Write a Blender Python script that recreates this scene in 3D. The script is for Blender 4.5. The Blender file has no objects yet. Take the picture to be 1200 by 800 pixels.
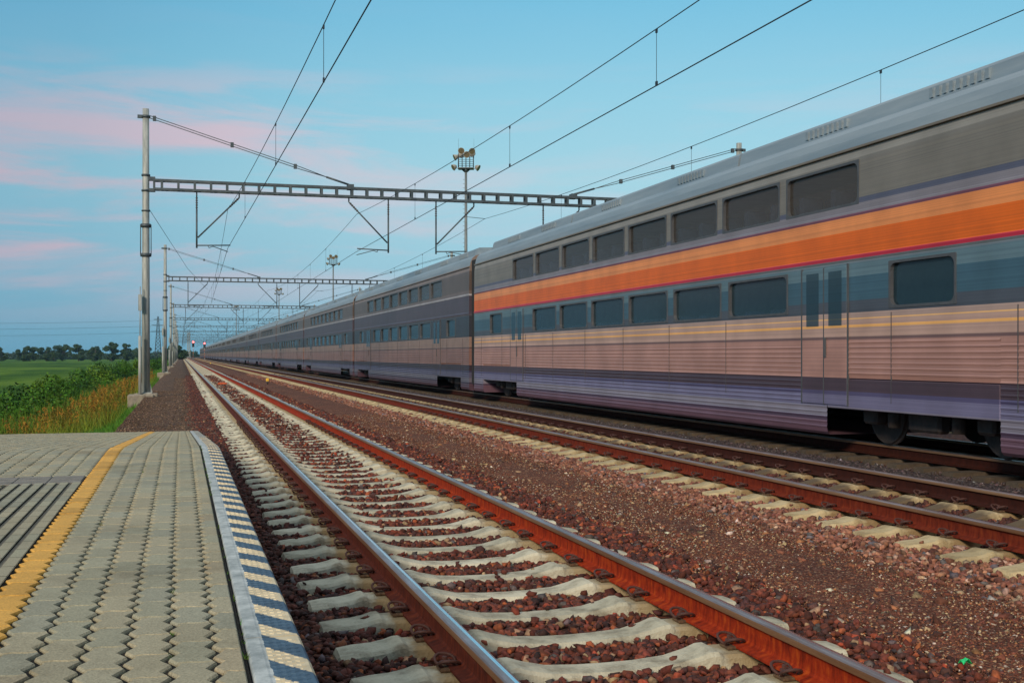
import bpy, bmesh, math, random
import numpy as np
from mathutils import Vector, Matrix
rnd = random.Random(7)
rng = np.random.default_rng(11)
R = math.radians
scene = bpy.context.scene
C = scene.collection

# ------------------------------------------------------------------ camera
YAW = math.atan(388 / 1330)
CAMZ = 1.333
cd = bpy.data.cameras.new('camera')
cam = bpy.data.objects.new('camera', cd)
C.objects.link(cam)
cam.location = (0, 0, CAMZ)
cam.rotation_euler = (R(90), 0, -YAW)
cd.sensor_width = 36
cd.lens = 1330 / 1200 * 36
cd.shift_y = 16 / 1200
cd.clip_start = 0.05
cd.clip_end = 9000
scene.camera = cam
cosT, sinT = math.cos(YAW), math.sin(YAW)

# ------------------------------------------------------------------ world
SUN_EL, SUN_AZ = R(24), R(215)      # azimuth measured from +Y clockwise (towards +X)
w = bpy.data.worlds.new('World')
scene.world = w
w.use_nodes = True
nt = w.node_tree
nt.nodes.clear()
def N(t, **kw):
    n = nt.nodes.new(t)
    for k, v in kw.items():
        setattr(n, k, v)
    return n
out = N('ShaderNodeOutputWorld')
bg = N('ShaderNodeBackground')
sky = N('ShaderNodeTexSky', sky_type='NISHITA', sun_disc=False, sun_elevation=SUN_EL, sun_rotation=SUN_AZ)
sky.air_density = 1.2; sky.dust_density = 1.0; sky.ozone_density = 2.0
tc = N('ShaderNodeTexCoord')
sep = N('ShaderNodeSeparateXYZ')
nt.links.new(tc.outputs['Generated'], sep.inputs[0])
# dusk colour over elevation; upper sky brightened to lift the ground light
mr = N('ShaderNodeMapRange'); mr.inputs['From Min'].default_value = 0.0; mr.inputs['From Max'].default_value = 1.0
nt.links.new(sep.outputs['Z'], mr.inputs['Value'])
ramp = N('ShaderNodeValToRGB')
cr = ramp.color_ramp
stops = [(0.0, (1.9, 4.6, 6.3)), (0.03, (2.3, 5.0, 6.6)), (0.08, (3.1, 5.7, 7.0)), (0.15, (3.5, 6.3, 7.3)),
         (0.22, (2.8, 6.0, 7.4)), (0.32, (1.5, 5.0, 7.2)), (0.5, (4.2, 5.7, 6.7)), (1.0, (7.0, 7.2, 7.4))]
while len(cr.elements) < len(stops): cr.elements.new(0.5)
for e, (p, c) in zip(cr.elements, stops):
    e.position = p; e.color = tuple(x / 11 for x in c) + (1,)
nt.links.new(mr.outputs[0], ramp.inputs[0])
gain = N('ShaderNodeMix', data_type='RGBA', blend_type='MULTIPLY'); gain.inputs['Factor'].default_value = 1
nt.links.new(ramp.outputs[0], gain.inputs['A']); gain.inputs['B'].default_value = (11, 11, 11, 1)
mixn = N('ShaderNodeMix', data_type='RGBA'); mixn.inputs['Factor'].default_value = 0.88
nt.links.new(sky.outputs[0], mixn.inputs['A']); nt.links.new(gain.outputs['Result'], mixn.inputs['B'])
# pink evening clouds, thin streaks
mp = N('ShaderNodeMapping'); mp.inputs['Scale'].default_value = (2.6, 2.6, 19.0); mp.inputs['Rotation'].default_value = (R(4), R(-5), 0)
mp.inputs['Location'].default_value = (0.35, 0.1, 0.2)
nt.links.new(tc.outputs['Generated'], mp.inputs[0])
nz = N('ShaderNodeTexNoise'); nz.inputs['Scale'].default_value = 1.5; nz.inputs['Detail'].default_value = 8; nz.inputs['Roughness'].default_value = 0.58; nz.inputs['Distortion'].default_value = 0.5
nt.links.new(mp.outputs[0], nz.inputs['Vector'])
cr2 = N('ShaderNodeValToRGB'); cr2.color_ramp.elements[0].position = 0.41; cr2.color_ramp.elements[1].position = 0.64
cr2.color_ramp.interpolation = 'EASE'
nt.links.new(nz.outputs['Fac'], cr2.inputs[0])
band = N('ShaderNodeValToRGB')      # clouds only low over the horizon
be = band.color_ramp.elements
be[0].position = 0.02; be[0].color = (0, 0, 0, 1); be[1].position = 0.09; be[1].color = (1, 1, 1, 1)
e = be.new(0.19); e.color = (0.9, 0.9, 0.9, 1); e = be.new(0.25); e.color = (0.03, 0.03, 0.03, 1)
nt.links.new(sep.outputs['Z'], band.inputs[0])
mm = N('ShaderNodeMath', operation='MULTIPLY'); nt.links.new(cr2.outputs[0], mm.inputs[0]); nt.links.new(band.outputs[0], mm.inputs[1])
m3 = N('ShaderNodeMath', operation='MULTIPLY'); nt.links.new(mm.outputs[0], m3.inputs[0]); m3.inputs[1].default_value = 0.85
dq = N('ShaderNodeVectorMath', operation='DOT_PRODUCT'); dq.inputs[1].default_value = (math.sin(YAW + R(12)), math.cos(YAW + R(12)), 0.0)
nt.links.new(tc.outputs['Generated'], dq.inputs[0])
azr = N('ShaderNodeValToRGB'); azr.color_ramp.elements[0].position = 0.88; azr.color_ramp.elements[0].color = (1, 1, 1, 1); azr.color_ramp.elements[1].position = 0.975; azr.color_ramp.elements[1].color = (0.22, 0.22, 0.22, 1)
nt.links.new(dq.outputs['Value'], azr.inputs[0])
m4 = N('ShaderNodeMath', operation='MULTIPLY'); nt.links.new(m3.outputs[0], m4.inputs[0]); nt.links.new(azr.outputs[0], m4.inputs[1])
cmix = N('ShaderNodeMix', data_type='RGBA')
nt.links.new(m4.outputs[0], cmix.inputs['Factor']); nt.links.new(mixn.outputs['Result'], cmix.inputs['A'])
cmix.inputs['B'].default_value = (8.2, 5.5, 6.0, 1)
dp = N('ShaderNodeVectorMath', operation='DOT_PRODUCT'); dp.inputs[1].default_value = (math.sin(YAW + R(12)) * 0.98, math.cos(YAW + R(12)) * 0.98, 0.17)
nt.links.new(tc.outputs['Generated'], dp.inputs[0])
gl = N('ShaderNodeValToRGB'); ge = gl.color_ramp.elements
ge[0].position = 0.0; ge[0].color = (0.54, 0.66, 0.75, 1); ge[1].position = 1.0; ge[1].color = (1.0, 1.0, 1.0, 1)
for p_, c_ in ((0.72, (0.54, 0.66, 0.75)), (0.84, (0.66, 0.76, 0.82)), (0.93, (0.88, 0.92, 0.94))): e = ge.new(p_); e.color = c_ + (1,)
nt.links.new(dp.outputs['Value'], gl.inputs[0])
gm = N('ShaderNodeMix', data_type='RGBA', blend_type='MULTIPLY'); gm.inputs['Factor'].default_value = 1
nt.links.new(cmix.outputs['Result'], gm.inputs['A']); nt.links.new(gl.outputs[0], gm.inputs['B'])
lowm = N('ShaderNodeMix', data_type='RGBA'); hm_ = N('ShaderNodeMapRange'); hm_.inputs['From Min'].default_value = 0.35; hm_.inputs['From Max'].default_value = 0.6
nt.links.new(sep.outputs['Z'], hm_.inputs['Value']); nt.links.new(hm_.outputs[0], lowm.inputs['Factor'])
nt.links.new(gm.outputs['Result'], lowm.inputs['A']); nt.links.new(cmix.outputs['Result'], lowm.inputs['B'])
nt.links.new(lowm.outputs['Result'], bg.inputs['Color'])
bg.inputs['Strength'].default_value = 0.1
nt.links.new(bg.outputs[0], out.inputs['Surface'])

# ------------------------------------------------------------------ sun: soft evening light from behind left
sd = bpy.data.lights.new('sun', 'SUN'); sd.energy = 2.9; sd.angle = R(11); sd.color = (1.0, 0.82, 0.62)
sun = bpy.data.objects.new('sun', sd); C.objects.link(sun)
sv = Vector((math.sin(SUN_AZ) * math.cos(SUN_EL), math.cos(SUN_AZ) * math.cos(SUN_EL), math.sin(SUN_EL)))
sun.rotation_euler = sv.to_track_quat('Z', 'Y').to_euler(); sun.location = (-20, -20, 30)

vs = scene.view_settings
vs.view_transform = 'Standard'; vs.look = 'None'; vs.exposure = 0.12; vs.gamma = 1; vs.use_curve_mapping = False
scene.cycles.volume_max_steps = 64

# ------------------------------------------------------------------ material helpers
def newmat(name):
    m = bpy.data.materials.new(name); m.use_nodes = True
    t = m.node_tree; b = t.nodes['Principled BSDF']
    return m, t, b
def ramp_node(t, stops, interp='LINEAR'):
    r = t.nodes.new('ShaderNodeValToRGB'); r.color_ramp.interpolation = interp
    while len(r.color_ramp.elements) < len(stops): r.color_ramp.elements.new(0.5)
    for e, (p, c) in zip(r.color_ramp.elements, stops):
        e.position = p; e.color = tuple(c) + (1,) if len(c) == 3 else c
    return r
def mat_noise(name, c1, c2, scale=5, rough=0.8, metallic=0.0, bump=0.0, bscale=40, detail=6, stretch=(1, 1, 1), c3=None, spec=0.5, dist=0.02):
    m, t, b = newmat(name)
    co = t.nodes.new('ShaderNodeTexCoord'); mpn = t.nodes.new('ShaderNodeMapping'); mpn.inputs['Scale'].default_value = stretch
    t.links.new(co.outputs['Object'], mpn.inputs[0])
    n = t.nodes.new('ShaderNodeTexNoise'); n.inputs['Scale'].default_value = scale; n.inputs['Detail'].default_value = detail; n.inputs['Roughness'].default_value = 0.65
    t.links.new(mpn.outputs[0], n.inputs['Vector'])
    st = [(0.32, c1), (0.68, c2)] if c3 is None else [(0.3, c1), (0.52, c2), (0.72, c3)]
    r = ramp_node(t, st); t.links.new(n.outputs['Fac'], r.inputs[0])
    t.links.new(r.outputs[0], b.inputs['Base Color'])
    b.inputs['Roughness'].default_value = rough; b.inputs['Metallic'].default_value = metallic
    b.inputs['Specular IOR Level'].default_value = spec
    if bump:
        n2 = t.nodes.new('ShaderNodeTexNoise'); n2.inputs['Scale'].default_value = bscale; n2.inputs['Detail'].default_value = 4
        t.links.new(mpn.outputs[0], n2.inputs['Vector'])
        bp = t.nodes.new('ShaderNodeBump'); bp.inputs['Strength'].default_value = bump; bp.inputs['Distance'].default_value = dist
        t.links.new(n2.outputs['Fac'], bp.inputs['Height']); t.links.new(bp.outputs[0], b.inputs['Normal'])
    return m
def mat_attr(name, rough=0.85, bump=0.25, bscale=60, mottled=0.5, spec=0.3, trans=0.0):
    """colour comes from the per-piece attribute Col, mottled by noise"""
    m, t, b = newmat(name)
    a = t.nodes.new('ShaderNodeAttribute'); a.attribute_name = 'Col'
    co = t.nodes.new('ShaderNodeTexCoord')
    n = t.nodes.new('ShaderNodeTexNoise'); n.inputs['Scale'].default_value = bscale; n.inputs['Detail'].default_value = 5
    t.links.new(co.outputs['Object'], n.inputs['Vector'])
    r = ramp_node(t, [(0.3, (1 - mottled,) * 3), (0.7, (1 + mottled * 0.6,) * 3)])
    t.links.new(n.outputs['Fac'], r.inputs[0])
    mx = t.nodes.new('ShaderNodeMix'); mx.data_type = 'RGBA'; mx.blend_type = 'MULTIPLY'; mx.inputs['Factor'].default_value = 1
    t.links.new(a.outputs['Color'], mx.inputs['A']); t.links.new(r.outputs[0], mx.inputs['B'])
    t.links.new(mx.outputs['Result'], b.inputs['Base Color'])
    b.inputs['Roughness'].default_value = rough; b.inputs['Specular IOR Level'].default_value = spec
    if bump:
        bp = t.nodes.new('ShaderNodeBump'); bp.inputs['Strength'].default_value = bump; bp.inputs['Distance'].default_value = 0.01
        t.links.new(n.outputs['Fac'], bp.inputs['Height']); t.links.new(bp.outputs[0], b.inputs['Normal'])
    return m
def mat_plain(name, col, rough=0.5, metallic=0.0, emit=None, es=0, spec=0.5):
    m, t, b = newmat(name)
    b.inputs['Base Color'].default_value = tuple(col) + (1,)
    b.inputs['Roughness'].default_value = rough; b.inputs['Metallic'].default_value = metallic
    b.inputs['Specular IOR Level'].default_value = spec
    if emit:
        b.inputs['Emission Color'].default_value = tuple(emit) + (1,); b.inputs['Emission Strength'].default_value = es
    return m

def gravel_mat(name, cols, scale, big_c1, big_c2, bump=0.6, light=0.0):
    """small stones: voronoi cells, each its own colour, over large mottling"""
    m, t, b = newmat(name)
    co = t.nodes.new('ShaderNodeTexCoord')
    v = t.nodes.new('ShaderNodeTexVoronoi'); v.inputs['Scale'].default_value = scale; v.inputs['Randomness'].default_value = 1
    t.links.new(co.outputs['Object'], v.inputs['Vector'])
    sp = t.nodes.new('ShaderNodeSeparateColor'); t.links.new(v.outputs['Color'], sp.inputs[0])
    r = ramp_node(t, cols, 'CONSTANT'); t.links.new(sp.outputs[0], r.inputs[0])
    n = t.nodes.new('ShaderNodeTexNoise'); n.inputs['Scale'].default_value = 0.9; n.inputs['Detail'].default_value = 7; n.inputs['Roughness'].default_value = 0.7
    t.links.new(co.outputs['Object'], n.inputs['Vector'])
    r2 = ramp_node(t, [(0.35, big_c1), (0.65, big_c2)]); t.links.new(n.outputs['Fac'], r2.inputs[0])
    mx = t.nodes.new('ShaderNodeMix'); mx.data_type = 'RGBA'; mx.blend_type = 'MULTIPLY'; mx.inputs['Factor'].default_value = 1
    t.links.new(r.outputs[0], mx.inputs['A']); t.links.new(r2.outputs[0], mx.inputs['B'])
    t.links.new(mx.outputs['Result'], b.inputs['Base Color'])
    b.inputs['Roughness'].default_value = 0.95; b.inputs['Specular IOR Level'].default_value = 0.2
    bp = t.nodes.new('ShaderNodeBump'); bp.inputs['Strength'].default_value = bump; bp.inputs['Distance'].default_value = 0.012; bp.invert = True
    t.links.new(v.outputs['Distance'], bp.inputs['Height']); t.links.new(bp.outputs[0], b.inputs['Normal'])
    return m

M = {}
def sleeper_mat(name, c1, c2, c3, stain, mid, midf):
    m = mat_noise(name, c1, c2, 5, 0.9, bump=0.6, bscale=70, c3=c3, detail=10, dist=0.012)
    t = m.node_tree; b = t.nodes['Principled BSDF']
    src = b.inputs['Base Color'].links[0].from_socket
    co = t.nodes.new('ShaderNodeTexCoord'); sx = t.nodes.new('ShaderNodeSeparateXYZ'); t.links.new(co.outputs['Object'], sx.inputs[0])
    ab = t.nodes.new('ShaderNodeMath'); ab.operation = 'ABSOLUTE'; t.links.new(sx.outputs['X'], ab.inputs[0])
    nz_ = t.nodes.new('ShaderNodeTexNoise'); nz_.inputs['Scale'].default_value = 14; nz_.inputs['Detail'].default_value = 6
    oi = t.nodes.new('ShaderNodeObjectInfo'); vm = t.nodes.new('ShaderNodeVectorMath'); vm.operation = 'ADD'
    cx = t.nodes.new('ShaderNodeCombineXYZ'); mu = t.nodes.new('ShaderNodeMath'); mu.operation = 'MULTIPLY'; mu.inputs[1].default_value = 37.0
    t.links.new(oi.outputs['Random'], mu.inputs[0]); t.links.new(mu.outputs[0], cx.inputs[1])
    t.links.new(co.outputs['Object'], vm.inputs[0]); t.links.new(cx.outputs[0], vm.inputs[1]); t.links.new(vm.outputs[0], nz_.inputs['Vector'])
    ad = t.nodes.new('ShaderNodeMath'); ad.operation = 'MULTIPLY_ADD'; ad.inputs[1].default_value = 0.16; t.links.new(nz_.outputs['Fac'], ad.inputs[0]); t.links.new(ab.outputs[0], ad.inputs[2])
    r = ramp_node(t, [(0.0, (midf,) * 3), (0.52, (midf,) * 3), (0.64, (0.05,) * 3), (0.70, (0.75,) * 3), (0.95, (0.75,) * 3), (1.0, (0.0,) * 3)])
    t.links.new(ad.outputs[0], r.inputs[0])
    # tone that differs from sleeper to sleeper, and rust stain by the rail seats
    r0 = ramp_node(t, [(0.0, (0.80, 0.80, 0.78)), (1.0, (1.08, 1.06, 1.04))]); t.links.new(oi.outputs['Random'], r0.inputs[0])
    m0 = t.nodes.new('ShaderNodeMix'); m0.data_type = 'RGBA'; m0.blend_type = 'MULTIPLY'; m0.inputs['Factor'].default_value = 1
    t.links.new(src, m0.inputs['A']); t.links.new(r0.outputs[0], m0.inputs['B'])
    rc = ramp_node(t, [(0.0, mid), (0.5, mid), (0.6, stain)]); t.links.new(ab.outputs[0], rc.inputs[0])
    mx = t.nodes.new('ShaderNodeMix'); mx.data_type = 'RGBA'; t.links.new(r.outputs[0], mx.inputs['Factor']); t.links.new(m0.outputs['Result'], mx.inputs['A']); t.links.new(rc.outputs[0], mx.inputs['B'])
    t.links.new(mx.outputs['Result'], b.inputs['Base Color'])
    return m
M['sleeper'] = sleeper_mat('sleeper_concrete', (0.15, 0.13, 0.09), (0.47, 0.455, 0.355), (0.60, 0.58, 0.46), (0.27, 0.19, 0.085), (0.22, 0.15, 0.10), 0.06)
M['sleeper_tan'] = sleeper_mat('stained_shade_tint_concrete', (0.22, 0.16, 0.08), (0.43, 0.35, 0.20), (0.50, 0.43, 0.28), (0.20, 0.12, 0.05), (0.075, 0.050, 0.028), 0.92)  # dark middle: the train's shade painted between the rails, beside the rust stains
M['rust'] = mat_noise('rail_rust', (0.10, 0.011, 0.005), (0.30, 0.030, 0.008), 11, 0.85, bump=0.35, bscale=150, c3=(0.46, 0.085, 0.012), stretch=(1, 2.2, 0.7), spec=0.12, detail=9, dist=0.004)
M['rust_dark'] = mat_noise('rail_rust_dark', (0.040, 0.012, 0.009), (0.095, 0.021, 0.013), 11, 0.85, bump=0.3, bscale=150, c3=(0.18, 0.042, 0.018), stretch=(1, 2.2, 0.7), spec=0.12, detail=9, dist=0.004)
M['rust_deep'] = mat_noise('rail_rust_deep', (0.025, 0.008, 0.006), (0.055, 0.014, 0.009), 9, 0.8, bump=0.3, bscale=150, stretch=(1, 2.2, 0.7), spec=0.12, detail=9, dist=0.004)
M['rust_mid'] = mat_noise('rail_rust_mid', (0.06, 0.010, 0.006), (0.15, 0.022, 0.010), 11, 0.85, bump=0.35, bscale=150, c3=(0.22, 0.045, 0.014), stretch=(1, 2.2, 0.7), spec=0.12, detail=9, dist=0.004)
M['headside'] = mat_noise('rail_head_side', (0.16, 0.07, 0.03), (0.30, 0.17, 0.09), 6, 0.45, metallic=0.35, stretch=(1, 0.12, 3), detail=6)
M['polish'] = mat_noise('polished_steel', (0.62, 0.64, 0.68), (0.88, 0.90, 0.94), 8, 0.16, metallic=1.0, stretch=(6, 0.05, 1), detail=3)
M['shoulder'] = mat_noise('worn_rail_shoulder', (0.20, 0.13, 0.11), (0.34, 0.29, 0.30), 12, 0.35, metallic=0.7, stretch=(1, 0.2, 3), detail=6)
M['clip'] = mat_noise('clip_iron', (0.035, 0.014, 0.012), (0.085, 0.03, 0.022), 60, 0.7, bump=0.3, bscale=200)
M['plate'] = mat_noise('guide_plate', (0.05, 0.025, 0.012), (0.16, 0.09, 0.04), 25, 0.85, bump=0.3, bscale=90)
M['stone'] = mat_attr('ballast_stone', bump=0.5, bscale=45, mottled=0.45)
M['ballast'] = gravel_mat('ballast_base', [(0, (0.045, 0.018, 0.013)), (0.3, (0.10, 0.036, 0.024)), (0.6, (0.15, 0.055, 0.032)), (0.8, (0.075, 0.035, 0.028)), (0.93, (0.22, 0.12, 0.07))], 22, (0.75, 0.75, 0.8), (1.15, 1.05, 0.95), bump=1.0)
M['fine'] = gravel_mat('fine_gravel', [(0, (0.06, 0.022, 0.015)), (0.3, (0.12, 0.045, 0.028)), (0.6, (0.18, 0.07, 0.042)), (0.82, (0.09, 0.05, 0.04)), (0.93, (0.36, 0.24, 0.15))], 75, (0.7, 0.7, 0.75), (1.2, 1.1, 1.0), bump=0.8)
M['path'] = gravel_mat('path_gravel', [(0, (0.050, 0.030, 0.019)), (0.3, (0.090, 0.052, 0.032)), (0.6, (0.13, 0.080, 0.050)), (0.82, (0.06, 0.044, 0.034)), (0.93, (0.25, 0.17, 0.11))], 26, (0.7, 0.72, 0.78), (1.2, 1.08, 1.0), bump=0.9)
M['greyfine'] = gravel_mat('grey_gravel', [(0, (0.03, 0.022, 0.023)), (0.3, (0.055, 0.04, 0.04)), (0.6, (0.085, 0.06, 0.06)), (0.82, (0.05, 0.04, 0.045)), (0.93, (0.16, 0.14, 0.15))], 40, (0.7, 0.72, 0.78), (1.2, 1.08, 1.0), bump=0.9)
M['paver'] = mat_attr('paver_concrete', rough=0.85, bump=0.25, bscale=160, mottled=0.28)
_m = M['paver']; _t = _m.node_tree; _b = _t.nodes['Principled BSDF']; _src = _b.inputs['Base Color'].links[0].from_socket
_co = _t.nodes.new('ShaderNodeTexCoord')
_n = _t.nodes.new('ShaderNodeTexNoise'); _n.inputs['Scale'].default_value = 1.7; _n.inputs['Detail'].default_value = 9; _n.inputs['Roughness'].default_value = 0.72; _t.links.new(_co.outputs['Object'], _n.inputs['Vector'])
_r = ramp_node(_t, [(0.30, (0.70, 0.68, 0.64)), (0.48, (0.97, 0.97, 0.96)), (0.70, (1.10, 1.09, 1.06))]); _t.links.new(_n.outputs['Fac'], _r.inputs[0])
_x = _t.nodes.new('ShaderNodeMix'); _x.data_type = 'RGBA'; _x.blend_type = 'MULTIPLY'; _x.inputs['Factor'].default_value = 1; _t.links.new(_src, _x.inputs['A']); _t.links.new(_r.outputs[0], _x.inputs['B'])
_v = _t.nodes.new('ShaderNodeTexVoronoi'); _v.inputs['Scale'].default_value = 3.1; _t.links.new(_co.outputs['Object'], _v.inputs['Vector'])
_r2 = ramp_node(_t, [(0.0, (0.42, 0.40, 0.37)), (0.035, (0.55, 0.53, 0.50)), (0.05, (1, 1, 1))]); _t.links.new(_v.outputs['Distance'], _r2.inputs[0])
_y = _t.nodes.new('ShaderNodeMix'); _y.data_type = 'RGBA'; _y.blend_type = 'MULTIPLY'; _y.inputs['Factor'].default_value = 0.8; _t.links.new(_x.outputs['Result'], _y.inputs['A']); _t.links.new(_r2.outputs[0], _y.inputs['B'])
_t.links.new(_y.outputs['Result'], _b.inputs['Base Color'])
M['joint'] = mat_noise('joint_sand', (0.006, 0.005, 0.004), (0.020, 0.015, 0.010), 40, 1.0, bump=0.6, bscale=150)
M['concrete'] = mat_noise('concrete', (0.13, 0.11, 0.085), (0.27, 0.24, 0.19), 3, 0.9, bump=0.4, bscale=40, c3=(0.34, 0.30, 0.24), detail=9)
M['band'] = mat_noise('dark_concrete_slab', (0.12, 0.11, 0.095), (0.23, 0.215, 0.19), 9, 0.9, bump=0.4, bscale=120, detail=8)
M['galv'] = mat_noise('galvanised_steel', (0.19, 0.22, 0.215), (0.42, 0.44, 0.42), 2.5, 0.55, metallic=0.08, stretch=(4, 4, 0.6), bump=0.1, bscale=30, detail=8)
M['dsteel'] = mat_noise('dark_steel', (0.045, 0.062, 0.075), (0.10, 0.125, 0.14), 4, 0.55, metallic=0.4)
M['mast_steel'] = mat_noise('weathered_mast_steel', (0.10, 0.12, 0.13), (0.19, 0.215, 0.22), 2.5, 0.55, stretch=(4, 4, 0.6))
M['wire'] = mat_plain('wire_metal', (0.028, 0.038, 0.05), 0.5, 0.5)
M['insul'] = mat_plain('insulator_brown', (0.04, 0.03, 0.03), 0.35)
M['white'] = mat_noise('lamp_housing', (0.24, 0.23, 0.20), (0.42, 0.40, 0.35), 4, 0.5)
M['lens'] = mat_plain('lamp_glass', (0.16, 0.13, 0.08), 0.08)
M['bark'] = mat_noise('bark', (0.035, 0.025, 0.018), (0.09, 0.065, 0.045), 8, 0.95)
M['yellow'] = mat_noise('yellow_plastic', (0.65, 0.36, 0.03), (0.8, 0.5, 0.05), 12, 0.5)
M['orangep'] = mat_noise('orange_plastic', (0.40, 0.06, 0.012), (0.55, 0.10, 0.02), 12, 0.6)
M['greeng'] = mat_plain('green_plastic', (0.01, 0.55, 0.16), 0.25)
M['red_on'] = mat_plain('red_lamp', (0.6, 0.02, 0.03), 0.4, emit=(1.0, 0.10, 0.09), es=9)
M['black'] = mat_plain('black_paint', (0.012, 0.013, 0.016), 0.5)
M['foliage'] = mat_attr('foliage', rough=0.75, bump=0, bscale=1.2, mottled=0.35, spec=0.2)
M['foliage'].node_tree.nodes['Principled BSDF'].inputs['Subsurface Weight'].default_value = 0.0
M['grass'] = mat_attr('grass_blade', rough=0.8, bump=0, bscale=0.7, mottled=0.35, spec=0.15)
M['turf'] = mat_noise('turf', (0.035, 0.085, 0.012), (0.085, 0.17, 0.025), 1.6, 0.95, bump=0.8, bscale=30, c3=(0.12, 0.20, 0.03), detail=9, dist=0.05)

# crop field: green with lighter and darker drifts and faint drill rows
m, t, b = newmat('crop_field')
co = t.nodes.new('ShaderNodeTexCoord')
mpn = t.nodes.new('ShaderNodeMapping'); mpn.inputs['Scale'].default_value = (0.05, 0.012, 1); t.links.new(co.outputs['Object'], mpn.inputs[0])
n1 = t.nodes.new('ShaderNodeTexNoise'); n1.inputs['Scale'].default_value = 1.3; n1.inputs['Detail'].default_value = 8; n1.inputs['Roughness'].default_value = 0.6
t.links.new(mpn.outputs[0], n1.inputs['Vector'])
n2 = t.nodes.new('ShaderNodeTexNoise'); n2.inputs['Scale'].default_value = 3.5; n2.inputs['Detail'].default_value = 6; n2.inputs['Roughness'].default_value = 0.8
t.links.new(co.outputs['Object'], n2.inputs['Vector'])
ad = t.nodes.new('ShaderNodeMath'); ad.operation = 'MULTIPLY_ADD'; t.links.new(n2.outputs['Fac'], ad.inputs[0]); ad.inputs[1].default_value = 0.75
t.links.new(n1.outputs['Fac'], ad.inputs[2])
rr = ramp_node(t, [(0.74, (0.018, 0.060, 0.003)), (0.88, (0.048, 0.115, 0.006)), (0.98, (0.11, 0.19, 0.016))]); t.links.new(ad.outputs[0], rr.inputs[0])
t.links.new(rr.outputs[0], b.inputs['Base Color']); b.inputs['Roughness'].default_value = 0.95; b.inputs['Specular IOR Level'].default_value = 0.1
bp = t.nodes.new('ShaderNodeBump'); bp.inputs['Strength'].default_value = 1.0; bp.inputs['Distance'].default_value = 0.15
t.links.new(n2.outputs['Fac'], bp.inputs['Height']); t.links.new(bp.outputs[0], b.inputs['Normal'])
M['field'] = m

# ------------------------------------------------------------------ object helpers
def tag(o, label=None, cat=None, group=None, kind=None):
    if label: o['label'] = label
    if cat: o['category'] = cat
    if group: o['group'] = group
    if kind: o['kind'] = kind
    return o
def link(name, me, parent=None, loc=None):
    o = bpy.data.objects.new(name, me); C.objects.link(o)
    if parent is not None: o.parent = parent
    if loc is not None: o.location = loc
    return o
def empty(name, loc=(0, 0, 0), rz=0):
    o = bpy.data.objects.new(name, None); C.objects.link(o); o.location = loc; o.rotation_euler.z = rz
    o.empty_display_size = 0.3
    return o
def copy_tree(o, parent=None, dz=None):
    c = o.copy(); C.objects.link(c); c.parent = parent
    for ch in kids.get(o.name, []):
        copy_tree(ch, c)
    return c
kids = {}
def index_kids():
    kids.clear()
    for o in C.objects:
        if o.parent: kids.setdefault(o.parent.name, []).append(o)

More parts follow.
